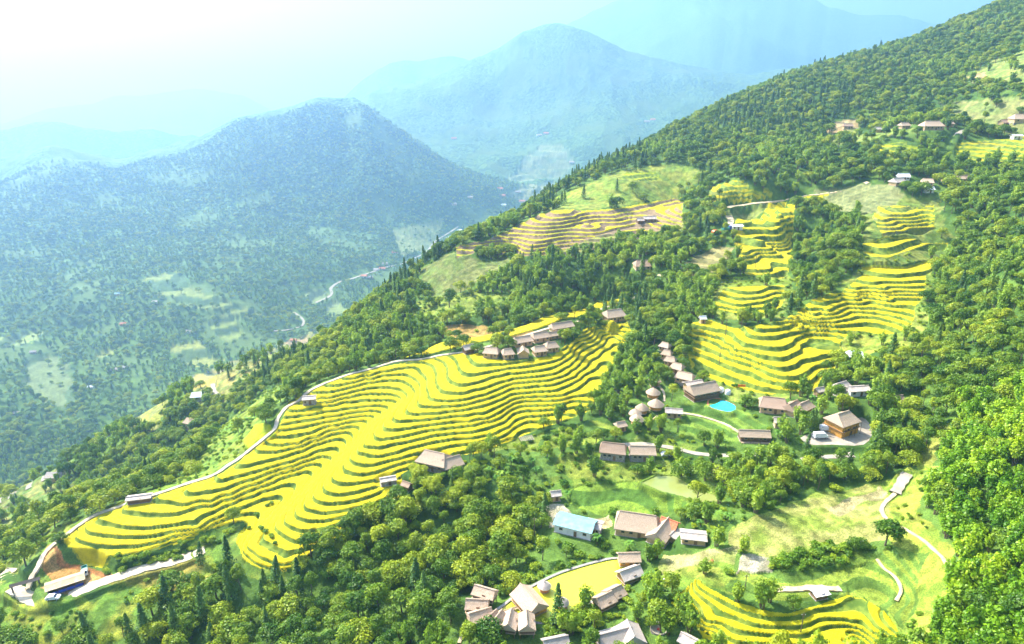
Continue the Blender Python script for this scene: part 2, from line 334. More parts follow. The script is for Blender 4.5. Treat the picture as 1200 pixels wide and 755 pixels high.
# ------------------------------------------------------------------ terraces: flat treads between steep banks
P_MAIN = [(549,411),(575,420),(600,424),(650,417),(672,400),(695,383),(735,377),(741,390),(735,405),(722,420),(712,440),(705,465),(690,482),(660,494),(620,507),(585,522),(560,532),(530,536),(500,538),(483,548),(470,558),(476,572),(470,585),(455,600),(430,610),(400,630),(370,642),(350,662),(332,672),(305,668),(285,656),(277,635),(281,625),(289,616),(285,612),(270,613),(250,620),(225,632),(190,642),(160,649),(125,655),(98,651),(80,641),(72,633),(80,622),(100,609),(125,597),(150,587),(180,582),(220,568),(262,553),(285,536),(305,521),(322,512),(330,492),(340,472),(365,458),(400,442),(440,431),(480,423),(520,417)]
P_STRIP = [(440,427),(500,411),(560,397),(620,382),(700,356),(738,347),(738,354),(700,365),(650,380),(600,395),(550,405),(500,418)]
P_B1 = [(808,380),(832,374),(860,384),(885,382),(920,375),(935,365),(960,348),(985,343),(1000,332),(1012,322),(1008,312),(1020,309),(1060,311),(1085,306),(1108,300),(1106,311),(1085,322),(1085,335),(1082,350),(1072,360),(1072,372),(1060,390),(1030,392),(1000,390),(985,400),(985,415),(980,422),(978,435),(965,440),(955,458),(945,462),(900,462),(860,455),(810,432),(805,410),(806,395)]
P_B2 = [(1010,285),(1025,280),(1060,275),(1112,284),(1108,292),(1070,293),(1040,303),(1015,302),(1010,292)]
P_B3 = [(1022,255),(1030,240),(1045,240),(1060,242),(1095,240),(1095,260),(1095,268),(1035,276),(1028,268)]
P_C1 = [(860,262),(870,256),(892,254),(900,240),(906,236),(932,238),(930,258),(928,285),(930,305),(925,318),(918,326),(905,324),(875,324),(862,310),(866,300),(860,285)]
P_C2 = [(850,338),(880,335),(918,334),(920,350),(915,360),(895,370),(865,369),(838,362),(838,352)]
P_D = [(533,290),(545,286),(560,284),(585,275),(600,268),(630,252),(650,247),(720,245),(790,232),(803,232),(800,240),(800,262),(745,273),(700,275),(640,300),(610,302),(600,292),(570,291),(550,300),(535,303)]
P_E = [(800,693),(815,680),(835,692),(860,705),(890,715),(925,721),(960,710),(985,702),(992,696),(1010,700),(1030,712),(1050,730),(1060,760),(830,760),(812,730),(795,718),(785,708)]
P_UR = [(1118,172),(1130,166),(1200,158),(1215,160),(1215,186),(1190,190),(1140,188),(1120,180)]
P_U1 = [(829,232),(835,218),(850,214),(875,214),(880,224),(905,225),(905,230),(870,236),(830,238)]
P_U2 = [(915,232),(930,228),(960,226),(975,229),(950,235),(920,236)]
P_U3 = [(1020,176),(1030,169),(1075,170),(1075,176),(1045,178),(1055,186),(1040,190),(1030,186)]
P_U4 = [(725,210),(735,202),(765,200),(772,206),(775,210),(745,212)]
P_G1 = [(285,520),(300,500),(318,500),(325,512),(305,520),(290,528)]     # small bright plot by the crest road
def hs(F): return sorted([-h for h, p in F])
TER = [ # outline, level heights (positive down), bank share of the step, ripeness 0 green..1 gold, bank dryness
 (P_MAIN, [120 + 0.95 * (k - 3) for k in range(36)], .15, 1.0, 0.1),
 (P_STRIP, None, 0, 1.0, 0.1),
 (P_B1, hs(FIELD_B), .18, 1.0, 0.15), (P_B2, hs(FIELD_B), .4, 1.0, .1), (P_B3, hs(FIELD_B), .3, .95, 0.4),
 (P_C1, hs(FIELD_C), .2, .97, 0.2), (P_C2, hs(FIELD_C), .2, .9, 0.2),
 (P_D, hs(FIELD_D), .42, .85, 0.85), (P_E, [125 + .66 * k for k in range(32)], .27, .85, 0.2),
 (P_UR, [30 + 2.2 * k for k in range(20)], .4, .8, 0.3), (P_U1, [60 + 2.5 * k for k in range(16)], .4, .9, .3),
 (P_U2, [60 + 2.5 * k for k in range(16)], .3, .9, .2), (P_U3, [30 + 2.5 * k for k in range(16)], .4, .7, .2), (P_U4, [60 + 2. * k for k in range(16)], .4, .6, .2),
 (P_G1, None, 0, .55, 0),
]
# fallow or harvested steps and far fields: outline, step, tread colour, bank colour
FAL = [
 ([(955,222),(1000,216),(1045,216),(1060,228),(1050,240),(1020,250),(985,246),(960,238)], 1.6, (.30,.30,.12), (.17,.19,.08)),
 ([(798,312),(815,300),(840,288),(862,290),(855,305),(840,318),(815,325),(800,322)], 1.6, (.42,.33,.13), (.26,.22,.09)),
 ([(640,283),(700,272),(745,262),(800,258),(806,262),(795,272),(745,280),(700,292),(660,300)], 1.6, (.34,.33,.07), (.20,.16,.08)),
 ([(672,570),(740,565),(800,585),(815,600),(770,600),(700,600),(668,590)], 1.3, (.20,.30,.03), (.08,.16,.02)),
 ([(850,690),(870,668),(905,672),(985,668),(1020,655),(1045,640),(1075,650),(1085,700),(1060,735),(1040,715),(1010,697),(940,708),(880,705)], 1.2, (.26,.33,.04), (.12,.20,.03)),
 ([(800,470),(870,480),(900,500),(880,520),(830,522),(790,505)], 1.3, (.20,.30,.04), (.10,.19,.03)),
 ([(560,520),(640,505),(700,492),(720,500),(700,520),(640,525),(580,535)], 1.3, (.25,.31,.04), (.10,.18,.03)),
 # valley
 ([(165,325),(205,318),(240,345),(290,360),(320,370),(280,372),(230,358),(185,345)], 12, (.26,.30,.06), (.08,.14,.04)),
 ([(245,372),(275,368),(290,395),(268,402),(250,390)], 12, (.25,.30,.06), (.08,.13,.04)),
 ([(195,405),(230,396),(262,425),(240,430),(205,420)], 12, (.32,.33,.06), (.09,.14,.04)),
 ([(100,415),(140,402),(140,412),(110,422)], 12, (.28,.30,.06), (.09,.14,.04)),
 ([(30,420),(60,415),(85,430),(88,455),(80,478),(50,470),(30,450)], 12, (.19,.23,.08), (.12,.18,.07)),
 ([(0,395),(50,385),(45,400),(0,405)], 12, (.30,.36,.08), (.14,.2,.08)),
 ([(355,342),(375,338),(390,348),(378,356),(362,355)], 12, (.22,.27,.08), (.15,.2,.1)),
 ([(372,360),(395,350),(412,368),(390,372)], 12, (.25,.30,.08), (.18,.22,.1)),
 ([(585,208),(610,190),(635,168),(660,170),(675,190),(660,205),(620,212)], 16, (.32,.34,.14), (.18,.24,.1)),
 ([(592,228),(620,215),(650,212),(648,228),(610,235)], 16, (.34,.33,.14), (.2,.24,.1)),
 ([(207,448),(230,438),(262,434),(255,452),(225,456)], 3, (.50,.38,.08), (.2,.2,.08)),
]
# land cover patches: outline, colour a, colour b (mottled), trees allowed (0..1)
COV = [
 ([(205,650),(235,628),(262,617),(282,615),(289,622),(283,640),(288,655),(330,670),(340,680),(300,682),(262,668),(245,655),(225,655)], (.14,.24,.03), (.28,.34,.05), .01),
 ([(640,560),(740,545),(860,590),(850,640),(800,600),(700,600)], (.12,.22,.025), (.24,.32,.04), .45),
 ([(1008,262),(1035,272),(1100,262),(1118,285),(1112,305),(1010,325),(1000,300)], (.16,.24,.04), (.30,.32,.06), .02),
 ([(1000,240),(1040,228),(1105,232),(1105,265),(1015,262)], (.18,.26,.04), (.30,.32,.07), .05),
 ([(985,330),(1090,318),(1090,395),(1040,400),(960,400)], (.20,.28,.04), (.34,.36,.06), .02),
 ([(838,328),(925,322),(925,372),(832,372)], (.20,.28,.04), (.34,.36,.06), .04),
 ([(200,575),(250,552),(290,525),(305,500),(318,478),(340,462),(335,450),(310,458),(285,478),(262,500),(240,530),(205,560)], (.16,.28,.03), (.30,.36,.04), .03),
 ([(140,592),(200,568),(240,545),(262,552),(220,566),(180,580)], (.20,.32,.03), (.32,.40,.04), .02),
 ([(0,655),(40,640),(75,615),(140,590),(120,606),(70,635),(45,655),(20,668),(0,680)], (.16,.26,.03), (.30,.34,.05), .06),
 ([(48,655),(58,640),(66,640),(85,655),(118,662),(130,668),(110,688),(75,702),(52,692),(60,675)], (.62,.30,.09), (.72,.42,.15), 0),
 ([(38,690),(48,655),(60,672),(52,690)], (.20,.30,.04), (.28,.36,.05), 0),
 ([(62,640),(85,652),(120,663),(132,668),(125,674),(95,664),(72,655)], (.42,.13,.05), (.55,.22,.08), 0),
 ([(0,690),(25,700),(50,712),(110,702),(170,680),(200,700),(150,740),(130,760),(0,760)], (.14,.25,.03), (.34,.36,.04), .10),
 ([(115,690),(180,668),(245,650),(265,680),(240,690),(190,685)], (.20,.26,.03), (.40,.32,.06), .12),
 ([(490,318),(520,300),(560,305),(590,300),(612,310),(580,325),(545,342),(508,352)], (.17,.22,.05), (.26,.26,.08), 0),
 ([(490,352),(540,345),(600,345),(590,362),(560,372),(500,378),(480,372)], (.20,.28,.04), (.30,.35,.05), .12),
 ([(510,384),(560,380),(620,388),(640,392),(560,400),(515,394)], (.42,.24,.07), (.55,.34,.10), 0),
 ([(560,388),(700,355),(690,350),(600,372),(540,395)], (.16,.26,.04), (.26,.32,.05), .15),
 ([(640,245),(690,215),(745,195),(800,190),(830,200),(800,228),(720,243),(660,248)], (.20,.29,.04), (.36,.38,.06), .02),
 ([(635,240),(670,222),(690,215),(680,225),(650,242)], (.22,.33,.03), (.36,.42,.05), .02),
 ([(855,625),(880,608),(920,590),(960,580),(1010,570),(1050,560),(1062,580),(1050,600),(1060,630),(1010,635),(950,640),(900,655),(860,645)], (.27,.34,.05), (.44,.42,.12), 0),
 ([(970,595),(1000,582),(1045,562),(1050,568),(1010,590),(985,602)], (.40,.32,.15), (.50,.40,.20), 0),
 ([(1030,570),(1065,550),(1090,560),(1080,600),(1110,640),(1120,680),(1095,720),(1095,760),(1050,760),(1040,715),(1070,700),(1085,650),(1050,640)], (.26,.36,.04), (.42,.44,.06), .02),
 ([(1095,500),(1110,495),(1115,520),(1100,545),(1080,560),(1070,550)], (.30,.38,.04), (.42,.42,.08), 0),
 ([(870,650),(902,652),(902,685),(900,695),(868,690),(866,670)], (.40,.33,.22), (.54,.46,.33), 0),
 ([(905,652),(960,640),(1020,640),(1025,655),(985,668),(905,672)], (.16,.26,.03), (.22,.32,.04), .0),
 ([(770,650),(840,645),(870,640),(860,660),(800,670),(775,668)], (.30,.32,.08), (.48,.42,.17), 0),
 ([(760,670),(860,660),(870,700),(830,690),(790,690),(760,690)], (.18,.27,.03), (.32,.34,.05), .12),
 ([(1130,90),(1165,70),(1215,55),(1215,110),(1170,100),(1140,100)], (.20,.28,.05), (.36,.38,.09), .12),
 ([(1135,90),(1150,85),(1160,97),(1142,96)], (.56,.36,.16), (.6,.42,.2), 0),
 ([(1100,120),(1215,115),(1215,155),(1150,150),(1120,140)], (.22,.28,.07), (.38,.36,.12), .12),
 ([(960,155),(985,140),(1005,140),(1005,152),(985,160)], (.52,.34,.16), (.6,.45,.25), 0),
 ([(1000,152),(1060,148),(1085,160),(1020,165),(975,170),(960,162)], (.22,.30,.05), (.36,.36,.08), .15),
 ([(845,245),(900,235),(905,240),(890,252),(860,258)], (.24,.28,.06), (.36,.34,.10), .05),
 ([(855,405),(940,465),(900,475),(850,462),(806,434),(800,415)], (.20,.28,.04), (.30,.34,.06), .0),
 ([(985,395),(1060,392),(1072,400),(1060,410),(1020,418),(985,422)], (.26,.34,.04), (.40,.40,.06), .08),
 ([(860,325),(925,325),(920,336),(850,338),(845,332)], (.22,.34,.03), (.32,.40,.05), .05),
 ([(740,500),(800,505),(850,525),(800,530),(740,520)], (.14,.24,.03), (.25,.32,.05), .35),
 ([(740,535),(800,540),(880,560),(870,580),(800,575),(740,570),(690,560),(690,545)], (.15,.25,.03), (.28,.34,.05), .3),
 ([(655,530),(700,528),(740,540),(700,565),(670,560),(650,548)], (.18,.27,.03), (.32,.36,.05), .35),
 ([(640,590),(662,590),(668,628),(645,622)], (.56,.48,.32), (.62,.54,.4), 0),
 ([(690,605),(720,602),(720,615),(695,618)], (.56,.42,.22), (.62,.5,.3), 0),
 ([(0,580),(60,545),(90,560),(60,620),(0,640)], (.14,.22,.04), (.36,.34,.09), .35),
 ([(230,455),(262,440),(300,445),(260,475)], (.18,.26,.05), (.30,.34,.08), .25),
 ([(200,450),(400,380),(410,388),(330,425),(262,470),(230,480)], (.22,.26,.06), (.42,.34,.10), .25),
 ([(335,400),(378,395),(374,405),(330,415)], (.55,.34,.16), (.5,.34,.16), 0),
 ([(150,480),(200,470),(190,500),(150,505)], (.36,.36,.06), (.3,.3,.1), .1),
 ([(460,270),(520,255),(510,290),(470,300)], (.25,.30,.08), (.40,.40,.14), .15),
]
# level platforms under buildings, filled before the ground is meshed: (x, y, radius, height)
rice = np.zeros(X.shape, np.float32); lev = np.zeros(X.shape, np.float32); ripe = np.zeros(X.shape, np.float32); dry = np.zeros(X.shape, np.float32); share = np.full(X.shape, .3, np.float32)
tree_ok = np.ones(X.shape, np.float32)
gcol = np.zeros(X.shape + (3,), np.float32)
n1 = sstep(.3, .7, fbm(X / 16, Y / 16, 5, 41))[..., None]
n2 = fbm(X / 120, Y / 120, 4, 43)[..., None]
base_a = np.array((.05, .11, .018)); base_b = np.array((.13, .22, .035)); base_c = np.array((.15, .21, .05))
gcol[:] = base_a * (1 - n1) + base_b * n1
openm = sstep(.54, .70, n2[..., 0]) * sstep(700, 1300, GR)
gcol = gcol * (1 - openm[..., None] * .75) + base_c * openm[..., None] * .75
tree_ok *= 1 - .75 * openm
mott = sstep(.35, .65, fbm(X / 6 + 9, Y / 6, 4, 47))[..., None]
mot2 = sstep(.25, .75, fbm(X / 2.3, Y / 2.3 + 4, 4, 49))[..., None]
for pix, ca_, cb_, tr in COV:
    m, _ = mask_of(pix, 3.0 if pix[0][1] > 500 else 6.0)
    gcol[m] = (np.array(ca_) * (1 - mott) + np.array(cb_) * mott * .88)[m] * (.62 + .6 * mot2)[m]; tree_ok[m] = tr
HT = H.copy()
def bench(m, hts, shr):
    hts = np.asarray(hts, float)
    L = np.interp(-HT, hts, np.arange(len(hts)))
    L = np.where(-HT < hts[0], (-HT - hts[0]) / 1.6, L); L = np.where(-HT > hts[-1], len(hts) - 1 + (-HT - hts[-1]) / 1.6, L)
    k = np.floor(L); f = L - k
    def hh(i): return np.interp(i, np.arange(len(hts)), hts) + np.minimum(i, 0) * 1.6 + np.maximum(i - len(hts) + 1, 0) * 1.6
    t = hh(k) + (hh(k + 1) - hh(k)) * np.clip(f / shr, 0, 1)
    return L, -t
for pix, step, ct, cb in FAL:
    m, _ = mask_of(pix, 2.0 if step < 5 else 14.0)
    top = max(-HT[m].max(), -300 if step < 5 else -900) if m.any() else 0
    hts = np.arange(0, 700, step) + 3
    L, t = bench(m, hts, .4)
    f = L - np.floor(L)
    HT[m] = t[m]; bk = (f < .4)[..., None]
    c = np.where(bk, np.array(cb), np.array(ct)) * (0.8 + 0.4 * mott)
    gcol[m] = c[m]; tree_ok[m] = 0.0 if step < 5 else .06
for pix, hts, shr, rp, dr in TER:
    m, _ = mask_of(pix, 0.7)
    rice[m] = 1; ripe[m] = rp; dry[m] = dr; tree_ok[m] = 0; share[m] = max(shr, .001)
    if hts is None:
        lev[m] = .9; HT[m] += .5
    else:
        L, t = bench(m, hts, shr); lev[m] = L[m]; HT[m] = t[m]
# rice stands about a metre tall on the treads, with a soft uneven top
fr_ = lev - np.floor(lev)
stand = rice * sstep(0, .08, fr_ - share) * (.55 + .25 * (fbm(X / 1.3, Y / 1.3, 2, 51) - .5))
HT += stand
HT += (1 - rice) * (fbm(X / 2.2, Y / 2.2, 3, 53) - .5) * .7 * sstep(3000, 500, GR) + (fbm(X / 7, Y / 7, 3, 57) - .5) * 1.1 * (1 - rice) * sstep(1500, 400, GR)
H = HT
print('fields ready', int(rice.sum()))

# ------------------------------------------------------------------ roads and paths (survey points, width in metres, colour key)
ROADS = [
 ('road', [(747,346),(735,354),(700,366),(670,377),(640,386),(612,395),(590,402),(566,408),(549,412),(520,416),(490,422),(460,425),(430,433),(400,442),(365,457),(350,470),(335,478),(326,490),(322,504),(312,515),(290,530),(270,544),(253,556),(220,567),(190,577),(150,590),(120,601),(90,618),(65,637),(52,650),(45,664),(37,676),(32,690)], 1.5, 'track'),
 ('road', [(14,666),(9,677),(14,686),(24,692),(34,701),(48,707),(66,705),(90,695),(120,682),(150,672),(180,664),(212,656),(240,645)], 4.4, 'track'),
 ('road', [(803,291),(820,281),(845,269),(856,262),(854,254),(850,247),(862,241),(890,237),(930,231),(970,226),(1000,220),(1017,213)], 4.2, 'dirt'),
 ('road', [(1122,192),(1115,184),(1114,175),(1118,164),(1124,156),(1134,151)], 4.0, 'concrete'),
 ('path', [(747,346),(752,342),(757,336)], 2.2, 'concrete'),
 ('path', [(770,330),(775,322)], 4, 'dirt'),
 ('road', [(730,521),(760,521),(785,524),(808,530),(840,534),(870,534),(892,533)], 2.6, 'concrete'),
 ('road', [(940,540),(965,536),(1000,534)], 3.4, 'concrete'),
 ('path', [(800,484),(825,488),(845,493),(860,500),(868,505)], 1.4, 'dirt'),
 ('path', [(816,478),(826,468),(834,460)], 1.1, 'concrete'),
 ('path', [(760,482),(770,488),(762,494)], 1.0, 'dirt'),
 ('path', [(772,452),(778,462),(778,472)], 1.0, 'dirt'),
 ('path', [(1063,556),(1056,567),(1049,578)], 3.4, 'concrete'),
 ('path', [(1049,578),(1038,588),(1033,600),(1042,613),(1060,622),(1080,633),(1098,648),(1108,660),(1116,673)], 1.3, 'dirt'),
 ('path', [(1028,655),(1035,665),(1048,675),(1056,690),(1050,705)], .9, 'dirt'),
 ('path', [(905,692),(930,690),(948,688),(975,690),(985,690)], 2.0, 'dirt'),
 ('path', [(538,755),(542,742),(546,732)], .9, 'dirt'),
 ('road', [(-20,600),(0,586),(12,574),(30,562),(45,549),(60,543),(90,541)], 7, 'concrete'),
 ('road', [(249,448),(251,458),(262,468)], 3, 'concrete'),
 ('road', [(320,388),(342,386),(354,382),(355,375),(344,366)], 6, 'concrete'),
 ('road', [(370,354),(388,346),(388,338),(400,330),(415,326),(440,318),(462,312),(480,305),(495,298),(508,286),(520,277),(534,268),(540,262),(536,258)], 8, 'concrete'),
]
def cat(pts, n=6):
    P = [np.array(p, float) for p in pts]; P = [2 * P[0] - P[1]] + P + [2 * P[-1] - P[-2]]; out = []
    for i in range(1, len(P) - 2):
        for k in range(n):
            t = k / n
            out.append(.5 * ((2 * P[i]) + (P[i+1] - P[i-1]) * t + (2*P[i-1] - 5*P[i] + 4*P[i+1] - P[i+2]) * t*t + (-P[i-1] + 3*P[i] - 3*P[i+1] + P[i+2]) * t**3))
    out.append(P[-2]); return out
ROAD_LINES = []
for name, pix, w, mt in ROADS:
    pts = [p for p in (hit(u, v) for u, v in pix) if p is not None]
    keep = [pts[0]]
    for p in pts[1:]:
        if math.dist(p[:2], keep[-1][:2]) < 260 * max(1, math.hypot(*p[:2]) / 900): keep.append(p)
    if len(keep) < 2: continue
    c = cat([(p[0], p[1]) for p in keep]); c = np.array(c)
    zc = Hat(c[:, 0], c[:, 1]); k = np.ones(5) / 5
    zc = np.convolve(np.pad(zc, 2, mode='edge'), k, 'valid')
    ROAD_LINES.append((name, c, zc, w, mt))
def near_slice(x0, x1, y0, y1, pad):
    cx = np.array([x0 - pad, x1 + pad, x0 - pad, x1 + pad]); cy = np.array([y0 - pad, y0 - pad, y1 + pad, y1 + pad])
    a = np.arctan2(cx, cy); r = np.hypot(cx, cy); 
    rmin = max(1, min(r.min(), max(y0 - pad, 1)))
    i0, i1 = np.searchsorted(AZ, [a.min(), a.max()]); k0, k1 = np.searchsorted(RR, [rmin, r.max()])
    return slice(max(0, k0 - 1), k1 + 1), slice(max(0, i0 - 1), i1 + 1)
def level_to(cx, cy, cz, r0, r1):
    sl = near_slice(cx, cx, cy, cy, r1)
    d = np.hypot(X[sl] - cx, Y[sl] - cy); w = 1 - sstep(r0, r1, d)
    H[sl] = H[sl] * (1 - w) + cz * w
    tree_ok[sl] *= 1 - w; return sl, d
for name, c, zc, w, mt in ROAD_LINES:
    for (p, q, za, zb) in zip(c[:-1], c[1:], zc[:-1], zc[1:]):
        pad = w * .5 + (1.6 if w < 5 else 8)
        sl = near_slice(min(p[0], q[0]), max(p[0], q[0]), min(p[1], q[1]), max(p[1], q[1]), pad)
        gx = X[sl]; gy = Y[sl]; dx, dy = q - p; L2 = dx * dx + dy * dy + 1e-9
        t = np.clip(((gx - p[0]) * dx + (gy - p[1]) * dy) / L2, 0, 1)
        d = np.hypot(gx - p[0] - t * dx, gy - p[1] - t * dy); wt = 1 - sstep(w * .5 + .2, pad, d)
        H[sl] = H[sl] * (1 - wt) + (za * (1 - t) + zb * t) * wt
        tree_ok[sl] = np.minimum(tree_ok[sl], np.where(d < w * .5 + (1.8 if w < 5 else 6), 0, 1))
        rice[sl] = np.where(d < w * .5 + .2, 0, rice[sl])
# ------------------------------------------------------------------ materials
MATS = {}
def lnk(nt, a, b): nt.links.new(a, b)
def new_mat(name):
    m = bpy.data.materials.new(name); m.use_nodes = True; nt = m.node_tree
    b = nt.nodes['Principled BSDF']; return m, nt, b
def mottled(name, a, b, scale=2.0, rough=.85, bump=.0, detail=5, spec=.2, dist=.05, metallic=0, rnd=0.0, stretch=None):
    m, nt, p = new_mat(name)
    tc = nt.nodes.new('ShaderNodeTexCoord'); mp = nt.nodes.new('ShaderNodeMapping'); lnk(nt, tc.outputs['Object'], mp.inputs[0])
    if stretch: mp.inputs['Scale'].default_value = stretch
    no = nt.nodes.new('ShaderNodeTexNoise'); no.inputs['Scale'].default_value = scale; no.inputs['Detail'].default_value = detail; lnk(nt, mp.outputs[0], no.inputs[0])
    cr = nt.nodes.new('ShaderNodeValToRGB'); cr.color_ramp.elements[0].position = .32; cr.color_ramp.elements[1].position = .68
    cr.color_ramp.elements[0].color = (*a, 1); cr.color_ramp.elements[1].color = (*b, 1); lnk(nt, no.outputs[0], cr.inputs[0])
    out = cr.outputs[0]
    if rnd:
        oi = nt.nodes.new('ShaderNodeObjectInfo'); hv = nt.nodes.new('ShaderNodeHueSaturation'); mr = nt.nodes.new('ShaderNodeMapRange')
        mr.inputs['To Min'].default_value = 1 - rnd; mr.inputs['To Max'].default_value = 1 + rnd
        lnk(nt, oi.outputs['Random'], mr.inputs[0]); lnk(nt, mr.outputs[0], hv.inputs['Value']); lnk(nt, out, hv.inputs['Color']); out = hv.outputs[0]
    lnk(nt, out, p.inputs['Base Color']); p.inputs['Roughness'].default_value = rough; p.inputs['Specular IOR Level'].default_value = spec; p.inputs['Metallic'].default_value = metallic
    if bump:
        bp = nt.nodes.new('ShaderNodeBump'); bp.inputs['Strength'].default_value = bump; bp.inputs['Distance'].default_value = dist
        lnk(nt, no.outputs[0], bp.inputs['Height']); lnk(nt, bp.outputs[0], p.inputs['Normal'])
    MATS[name] = m; return m
mottled('thatch', (.30,.21,.14), (.60,.46,.33), 2.2, .95, .8, 8, .1, .12, rnd=.12, stretch=(1.5, 6, 6))
mottled('thatch_grey', (.33,.27,.23), (.58,.50,.43), 3, .95, .7, 8, .1, .1, rnd=.12, stretch=(1.5, 6, 6))
mottled('thatch_brown', (.27,.18,.12), (.46,.33,.24), 3, .95, .8, 8, .1, .12, rnd=.1, stretch=(1.5, 6, 6))
mottled('fibre_cement', (.34,.28,.23), (.54,.46,.39), 1.2, .8, .2, 6, .3, .03, rnd=.08)
mottled('white_sheet', (.68,.70,.72), (.84,.86,.88), 1.0, .5, 0, 4, .4)
mottled('blue_sheet', (.15,.33,.36), (.24,.42,.44), .6, .5, .1, 5, .4, .02)
mottled('clay_tile', (.42,.13,.06), (.62,.24,.12), 3, .85, .5, 6, .2, .05)
mottled('earth_wall', (.44,.30,.15), (.60,.42,.22), 1.5, .95, .3, 6, .1, .05, rnd=.1)
mottled('ochre_wall', (.50,.24,.05), (.68,.36,.09), 1.5, .9, .2, 6, .1, .03, rnd=.1)
mottled('wood', (.13,.075,.04), (.26,.16,.09), 3, .8, .3, 6, .2, .02, rnd=.2, stretch=(1, 1, 8))
mottled('pale_wood', (.34,.25,.15), (.5,.38,.25), 3, .8, .3, 6, .2, .02, rnd=.1)
mottled('stone_wall', (.20,.18,.16), (.42,.39,.35), 2.5, .9, .5, 5, .2, .06)
mottled('concrete', (.26,.22,.17), (.42,.37,.29), .35, .9, .1, 8, .2, .02)
mottled('track', (.46,.38,.25), (.66,.56,.40), .5, .95, .2, 8, .1, .05)
mottled('dirt', (.44,.33,.19), (.60,.49,.32), .6, .95, .2, 8, .1, .05)
mottled('plaster', (.66,.64,.60), (.8,.78,.74), 1.0, .85, 0, 5, .2)
mottled('dark_metal', (.05,.05,.055), (.09,.09,.09), 2, .5, 0, 3, .4)
mottled('paint_white', (.74,.75,.76), (.80,.81,.82), 1, .3, 0, 2, .5)
mottled('paint_orange', (.75,.14,.02), (.82,.18,.03), 1, .35, 0, 2, .5)
mottled('paint_blue', (.03,.08,.38), (.05,.11,.45), 1, .35, 0, 2, .5)
mottled('paint_green', (.05,.26,.20), (.08,.32,.26), 1, .35, 0, 2, .5)
mottled('rubber', (.02,.02,.02), (.04,.04,.04), 4, .8)
mottled('blue_tarp', (.03,.06,.42), (.06,.12,.55), 1, .6)
mottled('red_cloth', (.55,.04,.03), (.68,.08,.05), 1, .7)
mottled('bark', (.10,.075,.05), (.2,.155,.11), 3, .95, .4, 5, .1, .05)
mottled('pool_tile', (.02,.42,.52), (.05,.56,.66), .5, .3)
def glassy(name, col, rough=.08):
    m, nt, p = new_mat(name); p.inputs['Base Color'].default_value = (*col, 1); p.inputs['Roughness'].default_value = rough; p.inputs['Specular IOR Level'].default_value = .6
    MATS[name] = m
glassy('window_glass', (.03,.04,.05)); glassy('lamp_glass', (.8,.8,.78), .2)
def water(name, a, b, scale, rough=.06, spec=.4):
    m = mottled(name, a, b, scale, rough, 0, 6, spec); nt = m.node_tree; p = nt.nodes['Principled BSDF']
    no = nt.nodes.new('ShaderNodeTexNoise'); no.inputs['Scale'].default_value = 3; bp = nt.nodes.new('ShaderNodeBump'); bp.inputs['Strength'].default_value = .08; bp.inputs['Distance'].default_value = .02
    tc = nt.nodes.new('ShaderNodeTexCoord'); lnk(nt, tc.outputs['Object'], no.inputs[0]); lnk(nt, no.outputs[0], bp.inputs['Height']); lnk(nt, bp.outputs[0], p.inputs['Normal'])
water('algae_water', (.62,.58,.03), (.50,.52,.03), .12, .35)
water('pond_water', (.17,.22,.04), (.26,.29,.08), .1, .15)
water('pool_water', (.02,.50,.60), (.04,.60,.70), .4, .05)

